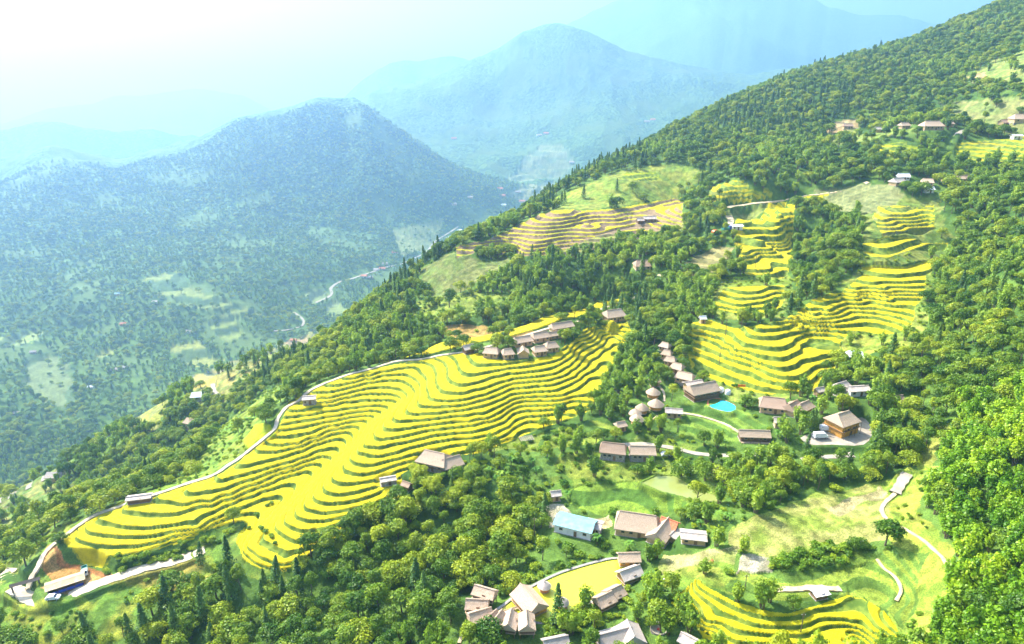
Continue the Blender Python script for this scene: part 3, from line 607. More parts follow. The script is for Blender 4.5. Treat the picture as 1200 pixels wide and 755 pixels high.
def leaf_mat(name, dark, mid, light, trans=.25, val=.22):
    m, nt, p = new_mat(name); nd = nt.nodes
    oi = nd.new('ShaderNodeObjectInfo'); tc = nd.new('ShaderNodeTexCoord'); no = nd.new('ShaderNodeTexNoise'); no.inputs['Scale'].default_value = 1.1; no.inputs['Detail'].default_value = 3
    ge = nd.new('ShaderNodeNewGeometry'); lnk(nt, tc.outputs['Object'], no.inputs[0])
    # leaf to leaf, clump to clump and tree to tree differences in leaf colour
    mx = nd.new('ShaderNodeMath'); mx.operation = 'MULTIPLY_ADD'; mx.inputs[1].default_value = .22
    lnk(nt, ge.outputs['Random Per Island'], mx.inputs[0]); lnk(nt, no.outputs[0], mx.inputs[2])
    gn = nd.new('ShaderNodeTexNoise'); gn.inputs['Scale'].default_value = .022; gn.inputs['Detail'].default_value = 3; lnk(nt, oi.outputs['Location'], gn.inputs[0])
    gm = nd.new('ShaderNodeMath'); gm.operation = 'MULTIPLY_ADD'; gm.inputs[1].default_value = 1.3; gm.inputs[2].default_value = -.65; lnk(nt, gn.outputs[0], gm.inputs[0])
    ga = nd.new('ShaderNodeMath'); ga.operation = 'ADD'; lnk(nt, gm.outputs[0], ga.inputs[0]); lnk(nt, mx.outputs[0], ga.inputs[1]); mx = ga
    m2 = nd.new('ShaderNodeMath'); m2.operation = 'MULTIPLY_ADD'; m2.inputs[1].default_value = .75; lnk(nt, oi.outputs['Random'], m2.inputs[0]); lnk(nt, mx.outputs[0], m2.inputs[2])
    m3 = nd.new('ShaderNodeMath'); m3.operation = 'MULTIPLY'; m3.inputs[1].default_value = .68; lnk(nt, m2.outputs[0], m3.inputs[0])
    cr = nd.new('ShaderNodeValToRGB'); e = cr.color_ramp.elements; e[0].position = .28; e[0].color = (*dark, 1); e[1].position = .92; e[1].color = (*light, 1)
    k = e.new(.58); k.color = (*mid, 1); lnk(nt, m3.outputs[0], cr.inputs[0])
    df = nd.new('ShaderNodeBsdfDiffuse'); tr = nd.new('ShaderNodeBsdfTranslucent'); gl = nd.new('ShaderNodeBsdfGlossy'); gl.inputs['Roughness'].default_value = .45
    lnk(nt, cr.outputs[0], df.inputs[0]); lnk(nt, cr.outputs[0], tr.inputs[0])
    ms = nd.new('ShaderNodeMixShader'); ms.inputs[0].default_value = trans; lnk(nt, df.outputs[0], ms.inputs[1]); lnk(nt, tr.outputs[0], ms.inputs[2])
    mg = nd.new('ShaderNodeMixShader'); mg.inputs[0].default_value = .02; lnk(nt, ms.outputs[0], mg.inputs[1]); lnk(nt, gl.outputs[0], mg.inputs[2])
    lnk(nt, mg.outputs[0], nd['Material Output'].inputs[0]); MATS[name] = m; return m
leaf_mat('leaf_broad', (.04,.12,.006), (.14,.245,.010), (.36,.42,.014))
leaf_mat('leaf_bamboo', (.10,.20,.015), (.19,.32,.02), (.36,.48,.03), .35)
leaf_mat('leaf_bamboo_bright', (.08,.21,.006), (.20,.37,.008), (.38,.51,.012), .35)
leaf_mat('leaf_conifer', (.035,.10,.02), (.07,.16,.025), (.14,.24,.03), .12)
leaf_mat('leaf_banana', (.07,.19,.02), (.13,.30,.03), (.28,.42,.04), .35)
leaf_mat('leaf_bush', (.06,.16,.008), (.15,.28,.012), (.36,.45,.015))
leaf_mat('leaf_red', (.30,.02,.02), (.5,.04,.03), (.65,.10,.05))

def ground_material():
    m, nt, p = new_mat('land'); nd = nt.nodes
    def at(n, out='Fac'):
        a = nd.new('ShaderNodeAttribute'); a.attribute_name = n; return a.outputs[out]
    def mth(op, a, b=None, c=None):
        x = nd.new('ShaderNodeMath'); x.operation = op
        for i, q in enumerate((a, b, c)):
            if q is None: continue
            if isinstance(q, (int, float)): x.inputs[i].default_value = q
            else: lnk(nt, q, x.inputs[i])
        return x.outputs[0]
    def mix(f, a, b):
        x = nd.new('ShaderNodeMix'); x.data_type = 'RGBA'
        for s, q in ((x.inputs[0], f), (x.inputs[6], a), (x.inputs[7], b)):
            if isinstance(q, (int, float)): s.default_value = q
            elif isinstance(q, tuple): s.default_value = (*q, 1)
            else: lnk(nt, q, s)
        return x.outputs[2]
    geo = nd.new('ShaderNodeNewGeometry')
    def noise(sc, det=4, out=0):
        n = nd.new('ShaderNodeTexNoise'); n.inputs['Scale'].default_value = sc; n.inputs['Detail'].default_value = det; lnk(nt, geo.outputs['Position'], n.inputs[0]); return n.outputs[out]
    def ramp(x, lo, hi):
        r = nd.new('ShaderNodeMapRange'); r.inputs[1].default_value = lo; r.inputs[2].default_value = hi; r.clamp = True; lnk(nt, x, r.inputs[0]); return r.outputs[0]
    big = noise(.045, 4); midn = noise(.35, 5); fin = noise(2.6, 4)
    wob = mth('MULTIPLY_ADD', mth('SUBTRACT', midn, .5), .08, at('lev'))
    f = mth('FRACT', wob); bank = mth('MAXIMUM', mth('LESS_THAN', f, mth('ADD', at('share'), mth('MULTIPLY', mth('SUBTRACT', fin, .5), .18))), mth('GREATER_THAN', f, mth('ADD', .972, mth('MULTIPLY', mth('SUBTRACT', midn, .5), .05))))
    gold = mix(ramp(big, .35, .65), (.47,.36,.004), (.36,.34,.006)); gold = mix(ramp(fin, .35, .7), gold, (.54,.43,.010))
    green = mix(ramp(midn, .35, .65), (.18,.28,.01), (.32,.34,.01))
    rc = mix(ramp(mth('ADD', at('ripe'), mth('MULTIPLY', mth('SUBTRACT', big, .5), 1.3)), .5, .95), green, gold)
    bg = mix(ramp(midn, .4, .62), (.08,.14,.02), (.21,.27,.035)); bd = mix(ramp(midn, .35, .65), (.16,.12,.06), (.30,.21,.12))
    bc = mix(ramp(mth('ADD', at('dry'), mth('MULTIPLY', mth('SUBTRACT', big, .5), .8)), .3, .7), bg, bd)
    hr_ = nd.new('ShaderNodeHueSaturation'); lnk(nt, mth('MULTIPLY_ADD', midn, 1.1, .42), hr_.inputs['Value']); lnk(nt, rc, hr_.inputs['Color']); rc = hr_.outputs[0]
    field = mix(bank, rc, bc)
    oth = mix(ramp(fin, .35, .62), at('gcol', 'Color'), mix(.62, at('gcol', 'Color'), (.035,.08,.012)))
    hv = nd.new('ShaderNodeHueSaturation'); lnk(nt, mth('MULTIPLY_ADD', midn, 1.3, .35), hv.inputs['Value']); lnk(nt, oth, hv.inputs['Color'])
    # far woods: crowns seen as mottling
    vo = nd.new('ShaderNodeTexVoronoi'); vo.inputs['Scale'].default_value = .07; lnk(nt, geo.outputs['Position'], vo.inputs[0])
    vs = nd.new('ShaderNodeSeparateColor'); lnk(nt, vo.outputs['Color'], vs.inputs[0])
    wood = mix(vs.outputs[0], (.03,.085,.025), (.13,.22,.05))
    oth2 = mix(mth('MULTIPLY', at('wood'), .85), hv.outputs[0], wood)
    col = mix(mth('GREATER_THAN', at('rice'), .5), oth2, field)
    lnk(nt, col, p.inputs['Base Color']); p.inputs['Roughness'].default_value = .9; p.inputs['Specular IOR Level'].default_value = .12
    b1 = nd.new('ShaderNodeBump'); b1.inputs['Strength'].default_value = .5; b1.inputs['Distance'].default_value = .35; lnk(nt, fin, b1.inputs['Height'])
    b2 = nd.new('ShaderNodeBump'); b2.inputs['Distance'].default_value = 7; lnk(nt, mth('MULTIPLY', at('wood'), .9), b2.inputs['Strength'])
    lnk(nt, mth('SUBTRACT', 1.0, vo.outputs['Distance']), b2.inputs['Height']); lnk(nt, b1.outputs[0], b2.inputs['Normal']); lnk(nt, b2.outputs[0], p.inputs['Normal'])
    MATS['land'] = m; return m
ground_material()

# ------------------------------------------------------------------ object helpers
def tag(o, label=None, cat=None, group=None, kind=None):
    if label: o['label'] = label
    if cat: o['category'] = cat
    if group: o['group'] = group
    if kind: o['kind'] = kind
    return o
class MB:
    """collects shapes into one mesh"""
    def __init__(s): s.v = []; s.f = []
    def poly(s, vs, fs):
        o = len(s.v); s.v += [tuple(p) for p in vs]; s.f += [tuple(i + o for i in f) for f in fs]; return s
    def box(s, c, d, rz=0.0, taper=1.0, rx=0.0):
        M = Matrix.Translation(c) @ Matrix.Rotation(rz, 4, 'Z') @ Matrix.Rotation(rx, 4, 'X')
        vs = []
        for z in (-.5, .5):
            k = 1 if z < 0 else taper
            for x, y in ((-.5,-.5),(.5,-.5),(.5,.5),(-.5,.5)): vs.append(M @ Vector((x*d[0]*k, y*d[1]*k, z*d[2])))
        return s.poly(vs, [(3,2,1,0),(4,5,6,7),(0,1,5,4),(1,2,6,5),(2,3,7,6),(3,0,4,7)])
    def bar(s, a, b, r, r2=None, n=6):
        a = Vector(a); b = Vector(b); r2 = r if r2 is None else r2; d = (b - a).normalized()
        u = d.orthogonal().normalized(); w = d.cross(u); vs = []
        for c, q in ((a, r), (b, r2)):
            for i in range(n): t = 2*math.pi*i/n; vs.append(c + u*math.cos(t)*q + w*math.sin(t)*q)
        return s.poly(vs, [(i, (i+1) % n, n+(i+1) % n, n+i) for i in range(n)] + [tuple(range(n))[::-1], tuple(range(n, 2*n))])
    def lathe(s, prof, n=20, c=(0,0,0), jit=0):
        vs = []; m = len(prof)
        for i in range(n):
            t = 2*math.pi*i/n; j = 1 + (random.random() - .5) * jit
            for r, z in prof: vs.append((c[0]+r*j*math.cos(t), c[1]+r*j*math.sin(t), c[2]+z))
        fs = [(i*m+k, ((i+1) % n)*m+k, ((i+1) % n)*m+k+1, i*m+k+1) for i in range(n) for k in range(m-1)]
        return s.poly(vs, fs)
    def build(s, name, mat, parent=None, smooth=False):
        me = bpy.data.meshes.new(name); me.from_pydata(s.v, [], s.f); me.update()
        if smooth: me.polygons.foreach_set('use_smooth', [True] * len(me.polygons))
        me.materials.append(MATS[mat]); o = bpy.data.objects.new(name, me); COL.objects.link(o)
        if parent: o.parent = parent
        return o
def empty(name, loc, rz=0.0):
    o = bpy.data.objects.new(name, None); COL.objects.link(o); o.location = loc; o.rotation_euler = (0, 0, rz); o.empty_display_size = .5; return o
def copy_tree(o, parent=None):
    c = o.copy(); COL.objects.link(c); c.parent = parent
    for ch in o.children: copy_tree(ch, c)
    return c
def at_roof(u, v, hr):
    """ground point under something whose middle, hr metres up, was surveyed at u, v"""
    vv = v
    p = hit(u, vv)
    for _ in range(4):
        if p is None: return None
        d = depth_of(*p); vv = v + FPX * hr * (CP * math.hypot(p[0], p[1]) + 0) / math.hypot(*p) / d
        p2 = hit(u, vv)
        if p2 is None: break
        p = p2
    return p

# ------------------------------------------------------------------ houses
def roof_mb(L, W, z, rise, oh, hip=0.0, th=.28, sag=.25, n=9, lift=0.0):
    """two long slopes (hipped ends when hip>0) as a thick uneven slab"""
    mb = MB(); hx = L/2 + oh; hy = W/2 + oh; slope = rise / (W/2); ze = z - oh * slope
    ridge = hx - hip * hy
    def pt(s, t, side):       # s along -1..1, t 0 eave .. 1 ridge
        ex = hx; rx = ridge; x = s * (ex + (rx - ex) * t); y = side * hy * (1 - t)
        zz = ze + (rise + oh * slope) * t - sag * math.sin(math.pi * t) * .5 + (random.random() - .5) * .07
        return (x + (random.random() - .5) * .06, y, zz)
    m = 5
    for side in (-1, 1):
        top = [[pt(-1 + 2*i/(n-1), j/(m-1), side) for j in range(m)] for i in range(n)]
        for i in range(n): top[i][m-1] = (top[i][m-1][0], 0, ze + rise + oh*slope)
        vs = [p for r_ in top for p in r_] + [(p[0], p[1], p[2] - th) for r_ in top for p in r_]
        N = n*m; fs = []
        for i in range(n-1):
            for j in range(m-1):
                a = i*m+j; q = (a, a+m, a+m+1, a+1); fs.append(q if side < 0 else q[::-1]); b = tuple(x+N for x in q); fs.append(b[::-1] if side < 0 else b)
        for i in range(n-1):
            a = i*m; fs.append((a, a+N, a+m+N, a+m))
        for i in (0, n-1):
            for j in range(m-1):
                a = i*m+j; fs.append((a, a+1, a+1+N, a+N))
        mb.poly(vs, fs)
    if hip > 0:
        for s in (-1, 1):
            e0 = (s*hx, -hy, ze); e1 = (s*hx, hy, ze); r0 = (s*ridge, 0, ze + rise + oh*slope + .01)
            mid = (s*(hx+.05), 0, ze); mb.poly([e0, mid, e1, r0, (e0[0], e0[1], ze-th), (e1[0], e1[1], ze-th)], [(0,1,3),(1,2,3),(0,4,5,2)])
    return mb
def window(parent, x, y, z, w, h, axis, name='window'):
    dx, dy = (w, .08) if axis == 'y' else (.08, w)
    s = 1 if (y if axis == 'y' else x) > 0 else -1
    fr = MB()
    for k in (-1, 1):
        if axis == 'y': fr.box((x + k*w/2, y + s*.03, z), (.1, .12, h + .1)); fr.box((x, y + s*.03, z + k*h/2), (w - .1, .12, .1))
        else: fr.box((x + s*.03, y + k*w/2, z), (.12, .1, h + .1)); fr.box((x + s*.03, y, z + k*h/2), (.12, w - .1, .1))
    f = fr.build(name, 'pale_wood', parent)
    MB().box((x, y + s*.01, z) if axis == 'y' else (x + s*.01, y, z), (w - .1, .05, h - .1) if axis == 'y' else (.05, w - .1, h - .1)).build('pane', 'window_glass', f)
def house(u, v, L, W, label, cat='house', yaw=20, wall=2.5, rise=None, oh=.55, hip=0.0, roof='thatch', wmat='earth_wall', stilt=0.0, group=None, name=None, ridge=True, wins=2, th=.28, loc=None, dz=0.0, door=True, floor2=False, porch=False):
    L *= .93; W *= .93; rise = W * .34 if rise is None else rise
    hr = stilt + wall + rise * .45
    p = loc or at_roof(u, v, hr)
    if p is None: print('no ground for', label); return None
    x, y = p[0], p[1]; rz = R(yaw)
    gz = [float(Hat(x + dx*math.cos(rz) - dy*math.sin(rz), y + dx*math.sin(rz) + dy*math.cos(rz))) for dx in (-L/2, 0, L/2) for dy in (-W/2, 0, W/2)]
    z = (loc[2] if loc else float(np.median(gz) * .5 + np.mean(gz) * .5)) + dz
    if not loc and stilt < .6: level_to(x, y, z, math.hypot(L, W) * .5, math.hypot(L, W) * .5 + 2.5)
    else: level_to(x, y, z, 0, 0.01); 
    sl = near_slice(x, x, y, y, max(L, W)*.5 + 3.5); d = np.hypot(X[sl] - x, Y[sl] - y); tree_ok[sl] *= (d > max(L, W) * .5 + 2.2)
    o = empty(name or 'thatched_house', (x, y, z), rz); tag(o, label, cat, group)
    z0 = stilt
    if stilt:
        nx = 3 if L > 5 else 2
        for i in range(nx):
            for s in (-1, 1): MB().bar(((i/(nx-1)-.5)*(L-.3), s*(W/2-.15), -1.6), ((i/(nx-1)-.5)*(L-.3), s*(W/2-.15), z0), .13).build('post', 'wood', o)
        MB().box((0, 0, z0 + .08), (L + .5, W + .5, .16)).build('floor', 'pale_wood', o); z0 += .16
    else:
        MB().box((0, 0, -.55), (L + .5, W + .5, 1.3)).build('plinth', 'stone_wall', o); z0 += .1
    wm = MB(); t = .16
    wm.box((0, -W/2 + t/2, z0 + wall/2), (L, t, wall)); wm.box((0, W/2 - t/2, z0 + wall/2), (L, t, wall))
    zt = z0 + wall
    for s in (-1, 1):
        wm.box((s*(L/2 - t/2), 0, z0 + wall/2), (t, W - 2*t, wall))
        if hip <= 0: wm.poly([(s*(L/2 - .01), -W/2, zt), (s*(L/2 - .01), W/2, zt), (s*(L/2 - .01), 0, zt + rise - .1), (s*(L/2 - t), -W/2, zt), (s*(L/2 - t), W/2, zt), (s*(L/2 - t), 0, zt + rise - .1)], [(0,1,2),(5,4,3),(0,3,4,1),(0,2,5,3),(1,4,5,2)])
    wm.build('wall', wmat, o)
    if floor2:
        MB().box((0, 0, z0 + wall*.52), (L + .9, W + .9, .14)).build('balcony', 'wood', o)
    rf = roof_mb(L, W, zt + .12, rise, oh, hip, th).build('roof', roof, o, False)
    if ridge: MB().bar((-(L/2 + oh - hip*(W/2+oh)), 0, zt + rise + .12), ((L/2 + oh - hip*(W/2+oh)), 0, zt + rise + .12), .2, n=7).build('ridge_cap', roof, rf)
    if door:
        dd = MB().box((L*.08, -W/2 - .03, z0 + .95), (.95, .08, 1.9)).build('door', 'wood', o)
        MB().box((L*.08 + .36, -W/2 - .09, z0 + .95), (.06, .06, .16)).build('handle', 'dark_metal', dd)
    for i in range(wins):
        fx = (-.32, .34, -.12, .2)[i]
        window(o, L*fx, -W/2, z0 + wall*.55, min(1.1, L*.16), .9, 'y')
    if wins: window(o, L/2, 0, z0 + wall*.55, min(1.2, W*.3), .9, 'x')
    if porch:
        for i in range(4): MB().bar(((i/3-.5)*(L), -W/2 - oh - .4, 0), ((i/3-.5)*(L), -W/2 - oh - .4, zt - .2), .08).build('post', 'wood', o)
        MB().box((0, -W/2 - .65, z0 - .02), (L, 1.3, .1)).build('porch_floor', 'pale_wood', o)
    return o
def round_hut(u, v, r, label, wall=2.0, open_=False, stilt=0.0, group=None, cat='hut', roof='thatch', wmat='ochre_wall', loc=None):
    hr = stilt + wall + r * .35; p = loc or at_roof(u, v, hr)
    r *= .86; x, y = p[0], p[1]; z = loc[2] if loc else float(Hat(x, y))
    if not loc: level_to(x, y, z, r + .3, r + 2)
    sl = near_slice(x, x, y, y, r + 3); d = np.hypot(X[sl] - x, Y[sl] - y); tree_ok[sl] *= (d > r + 1.8)
    o = empty('round_pavilion' if open_ else 'round_hut', (x, y, z), R(200 * random.random())); tag(o, label, cat, group)
    MB().lathe([(0, stilt + .2), (r + .1, stilt + .2), (r + .1, stilt - .1 if stilt else -.8)], 18).build('floor', 'pale_wood', o)
    for i in range(6):
        t = 2*math.pi*i/6
        if open_ or stilt: MB().bar((r*.88*math.cos(t), r*.88*math.sin(t), -1.5), (r*.88*math.cos(t), r*.88*math.sin(t), stilt + (wall if open_ else 0)), .09).build('post', 'wood', o)
    if open_: MB().lathe([(r*.93, stilt + .85), (r*.86, stilt + .85), (r*.86, stilt + .2), (r*.93, stilt + .2), (r*.93, stilt + .85)], 18).build('railing', 'clay_tile', o)
    else:
        MB().lathe([(r, stilt + .2), (r*.97, stilt + wall)], 18).build('wall', wmat, o)
        MB().box((0, -r*.98, stilt + 1.05), (.8, .2, 1.7)).build('door', 'wood', o)
        window(o, r*.97, 0, stilt + 1.2, .8, .7, 'x')
    R_ = r * 1.42; zt = stilt + wall
    rf = MB().lathe([(0.02, zt + r*.95), (R_*.3, zt + r*.72), (R_*.65, zt + r*.36), (R_, zt - .2), (R_*.97, zt - .45), (0.02, zt + r*.6)], 22, jit=.05).build('roof', roof, o)
    MB().lathe([(0.0, zt + r*.95 + .35), (.22, zt + r*.95 + .1), (.34, zt + r*.78), (0.0, zt + r*.8)], 10).build('finial', roof, rf)
    return o
# ------------------------------------------------------------------ ponds and pool (beds levelled before the ground is meshed)
def flat_area(pix, h=None, cut=.5, ring=3.0):
    pl = ground_poly(pix)
    if h is None: h = float(np.median([Hat(a, b) for a, b in pl]))
    # re-cut the outline at this exact level so the shore closes on itself
    pl2 = []
    for u, v in pix:
        x, y, z = ray(u, v)
        pl2.append((x * h / z, y * h / z))
    m, _ = mask_of(None, 0.0, world=pl2); 
    P = np.array(pl2); cx, cy = P.mean(0); sl = near_slice(P[:,0].min(), P[:,0].max(), P[:,1].min(), P[:,1].max(), ring + 1)
    # distance to the outline
    d = np.full(X[sl].shape, 1e9)
    for a, b in zip(pl2, pl2[1:] + pl2[:1]):
        dx, dy = b[0]-a[0], b[1]-a[1]; t = np.clip(((X[sl]-a[0])*dx + (Y[sl]-a[1])*dy) / (dx*dx+dy*dy+1e-9), 0, 1)
        d = np.minimum(d, np.hypot(X[sl]-a[0]-t*dx, Y[sl]-a[1]-t*dy))
    inside = m[sl]; w = np.where(inside, 1, 1 - sstep(.8, ring, d))
    H[sl] = H[sl]*(1-w) + (h + np.where(inside, -cut, .25))*w
    tree_ok[sl] *= np.where(inside | (d < 1.5), 0, 1); rice[sl] *= ~inside
    return pl2, h
def smooth_closed(P, n=5):
    out = []; k = len(P)
    for i in range(k):
        p0, p1, p2, p3 = [np.array(P[(i+j-1) % k]) for j in range(4)]
        for q in range(n):
            t = q/n; out.append(tuple(.5*((2*p1)+(p2-p0)*t+(2*p0-5*p1+4*p2-p3)*t*t+(-p0+3*p1-3*p2+p3)*t**3)))
    return out
def sheet(name, P, z, mat):
    me = bpy.data.meshes.new(name); bm = bmesh.new(); vs = [bm.verts.new((p[0], p[1], z)) for p in P]
    es = [bm.edges.new((vs[i], vs[(i+1) % len(vs)])) for i in range(len(vs))]
    bmesh.ops.triangle_fill(bm, use_beauty=True, edges=es)
    for f in bm.faces:
        if f.normal.z < 0: f.normal_flip()
    bm.to_mesh(me); bm.free(); me.materials.append(MATS[mat]); o = bpy.data.objects.new(name, me); COL.objects.link(o); return o
def rim(P, z, w, h, mat, name, parent=None):
    mb = MB(); n = len(P)
    A = [np.array(p) for p in P]; c = sum(A) / n; inn = A; out = []
    for i in range(n):
        t = A[(i+1) % n] - A[i-1]; t = t / (np.linalg.norm(t) + 1e-9); nn = np.array((t[1], -t[0]))
        if np.dot(nn, A[i] - c) < 0: nn = -nn
        out.append(A[i] + nn * w)
    vs = [(p[0], p[1], z) for p in inn] + [(p[0], p[1], z + h) for p in inn] + [(p[0], p[1], z + h) for p in out] + [(p[0], p[1], z - .6) for p in out]
    fs = []
    for i in range(n):
        j = (i+1) % n
        fs += [(i, j, n+j, n+i), (n+i, n+j, 2*n+j, 2*n+i), (2*n+i, 2*n+j, 3*n+j, 3*n+i)]
    mb.poly(vs, fs); return mb.build(name, mat, parent)
pond_px = [(590,712),(605,700),(622,690),(650,676),(672,668),(700,660),(722,656),(745,660),(748,674),(738,684),(715,696),(690,706),(668,716),(650,725),(634,730),(610,726),(578,722)]
pondP, pondZ = flat_area(pond_px, -138.0, .6, 2.5)
pond2_px = [(752,566),(770,558),(790,558),(805,566),(820,574),(840,582),(852,590),(840,596),(820,590),(800,582),(775,576)]
pond2P, pond2Z = flat_area(pond2_px, None, .5, 2.0)
poolP, poolZ = flat_area([(831,470),(838,468),(850,470),(861,475),(862,480),(855,483),(843,481),(832,477)], None, 1.0, 3.0)
plaza_px = [(938,514),(962,505),(985,498),(1010,490),(1022,505),(1012,522),(975,522),(950,522)]
plazaP, plazaZ = flat_area(plaza_px, float(Hat(*hit(975,512)[:2])), 0, 3.0)
fpadP, fpadZ = flat_area([(47,690),(60,672),(75,664),(110,664),(125,676),(100,690),(70,703),(56,703)], float(Hat(*hit(80,688)[:2])), 0, 3.0)

# ------------------------------------------------------------------ every building
G_ROW = 'thatched lodges along the crest road above the rice'
G_RES = 'stepped thatched lodges beside the pool terrace'
G_ST = 'stilt huts ranged round the algae pond'
house(612,397,8.6,5, 'long thatched lodge at the lower left end of the back row on the crest', yaw=24, hip=.25, group=G_ROW)
house(633,392,8.2,5, 'long thatched lodge in the middle of the back row on the crest', yaw=24, hip=.25, group=G_ROW)
house(658,381,11.5,5, 'longest thatched lodge at the upper right end of the crest row', yaw=24, hip=.2, group=G_ROW, wins=4)
house(650,391,6,3.4, 'small low annex in front of the longest crest lodge', yaw=24, wall=1.9, group=G_ROW, wins=1)
house(576,410,6.6,5, 'double thatched lodge leftmost in the front row on the crest', yaw=-12, hip=.35, group=G_ROW)
house(595,411,4.8,4.8, 'thatched lodge second from left in the front row on the crest', yaw=15, hip=.4, group=G_ROW)
house(613,410,4.6,4.6, 'thatched lodge with gable to the fields, third in the front row', yaw=95, group=G_ROW)
house(632,408,5.6,4.8, 'thatched lodge fourth in the front row, joined to its right neighbour', yaw=18, hip=.3, group=G_ROW)
house(646,404,5.4,5, 'thatched lodge rightmost in the front row on the crest', yaw=18, hip=.4, group=G_ROW)
house(549,406,4.8,3.4, 'small grey roofed field shed left of the crest lodges', yaw=30, roof='thatch_grey', wmat='wood', wins=1, name='field_shed', cat='shed')
house(719,367,10.5,7.5, 'square thatched longhouse at the top end of the crest road', yaw=20, hip=.35, wall=3, rise=2.4, wins=4)
house(363,466,5.0,3.6, 'small grey roofed shed beside the bend of the crest road', yaw=10, roof='fibre_cement', wmat='stone_wall', rise=.5, name='field_shed', cat='shed', wins=1, oh=.4)
house(510,535,11.5,8, 'large thatched farmhouse at the foot of the main rice terraces', yaw=-22, hip=.45, wall=3.2, wins=3, wmat='stone_wall', floor2=True)
house(529,541,7,6, 'lower thatched wing joined to the right of the large farmhouse', yaw=30, hip=.1, wall=2.6, roof='thatch', wmat='stone_wall')
house(455,561,5.4,3, 'grey roofed shed in the rice left of the large farmhouse', yaw=18, wall=1.8, roof='fibre_cement', wmat='stone_wall', name='field_shed', cat='shed', wins=0, oh=.3, rise=.5)
house(477,568,3.2,2.6, 'tiny brown roofed hut below the grey shed in the rice', yaw=-30, wall=1.8, roof='thatch_brown', wmat='wood', name='field_hut', cat='hut', wins=0, oh=.3)
# resort column
house(779,404,4.2,3.6, 'topmost small thatched lodge of the column left of the golden terraces', yaw=-40, hip=.4, group=G_RES)
house(781,413,4.0,3.8, 'second thatched lodge from the top of the resort column', yaw=-30, hip=.4, group=G_RES)
house(785,421,4.4,4, 'third thatched lodge from the top of the resort column', yaw=-25, hip=.4, group=G_RES)
house(793,429,5,4.6, 'fourth thatched lodge from the top of the resort column', yaw=-35, hip=.35, group=G_RES)
house(802,440,7.2,5.2, 'fifth thatched lodge from the top, just above the big hall', yaw=-30, hip=.3, group=G_RES)
house(822,454,13,7.2, 'big thatched hall overlooking the turquoise pool', yaw=22, hip=.12, wall=3.4, wins=4, wmat='wood', name='thatched_hall', cat='hall', floor2=True)
house(812,447,7.5,4.4, 'pale flat roofed annex behind the big thatched hall', yaw=18, roof='fibre_cement', wall=3.0, rise=.8, cat='annex', name='annex')
house(767,445,3.6,3, 'tiny thatched hut above the round huts', yaw=10, name='field_hut', cat='hut', wins=0, hip=.3)
round_hut(765,458,2.5, 'topmost round hut with conical thatch left of the resort hall', stilt=.6, group='round thatched huts')
round_hut(768,472,2.7, 'round orange walled hut below the topmost one', stilt=.6, group='round thatched huts')
round_hut(752,476,2.3, 'middle round hut of the left hand slope cluster', stilt=.6, group='round thatched huts')
round_hut(744,483,2.2, 'pale roofed round hut just above the lowest round hut', stilt=.6, group='round thatched huts')
round_hut(746,490,2.4, 'lowest round orange walled hut by the trees', stilt=.6, group='round thatched huts')
house(789,481,6.2,3.6, 'flat pale roofed hut right of the round huts below the hall', yaw=-8, roof='fibre_cement', rise=.8, name='plain_hut', cat='hut')
house(905,470,10,7.5, 'large brown thatched house between the pool trees and terraces', yaw=-15, hip=.3, wall=2.8, roof='thatch_brown', wins=3)
house(928,474,7,6, 'thatched house joined to the right end of the large brown one', yaw=40, hip=.2, wall=2.5, roof='thatch_brown')
house(941,473,7,5, 'pale thatched house at the foot of the golden terraces', yaw=35, hip=.3, wall=2.4)
house(914,492,4.5,3.4, 'small pale roofed hut below the large brown thatched house', yaw=-10, name='plain_hut', cat='hut', roof='fibre_cement', wins=1)
house(883,506,11,4.2, 'long narrow thatched longhouse on posts below the pool', yaw=-4, wall=2.3, wmat='wood', wins=4, porch=True, name='longhouse', cat='longhouse')
house(985,486,9.5,8.2, 'two storey ochre house with wide thatched roof beside the car park', yaw=28, hip=.45, wall=5.2, rise=2.6, wmat='ochre_wall', wins=4, floor2=True, porch=True)
house(984,452,7.5,6, 'dark walled house with pale grey hipped roof below the white shed', yaw=30, hip=.3, roof='fibre_cement', wmat='plaster', wall=2.7)
house(1004,453,8.5,4.5, 'long pale roofed house right of the dark walled one', yaw=8, roof='fibre_cement', wmat='plaster', rise=.8)
house(1001,415,6.4,4.8, 'white roofed shed at the right edge of the golden terraces', yaw=-20, hip=.3, roof='white_sheet', wmat='wood', name='field_shed', cat='shed', wins=1, rise=1.4)
house(959,457,3.2,2.6, 'tiny grey hut at the lowest corner of the golden terraces', yaw=20, roof='fibre_cement', name='field_hut', cat='hut', wins=0)
house(1049,467,4.6,4, 'small brown roofed hut among trees right of the ochre house', yaw=15, roof='thatch_brown', name='plain_hut', cat='hut', wins=1)
house(718,524,9.2,6.4, 'grey thatched house on the left above the lower resort road', yaw=-12, hip=.2, wall=3.4, roof='thatch_brown', wmat='stone_wall', wins=3)
house(752,527,9.2,5.2, 'thatched house on stone walls at the end of the lower road', yaw=-3, hip=.08, wall=3.2, wmat='stone_wall', wins=3)
house(836,549,8.4,3.0, 'narrow grey roofed open shed below the lower resort road', yaw=-22, wall=1.9, roof='fibre_cement', wmat='wood', name='long_shed', cat='shed', wins=0, rise=.4)
house(727,495,3.6,3, 'small pale hut in the bushes above the grey thatched house', yaw=20, name='field_hut', cat='hut', wins=0, hip=.2, dz=-.6)
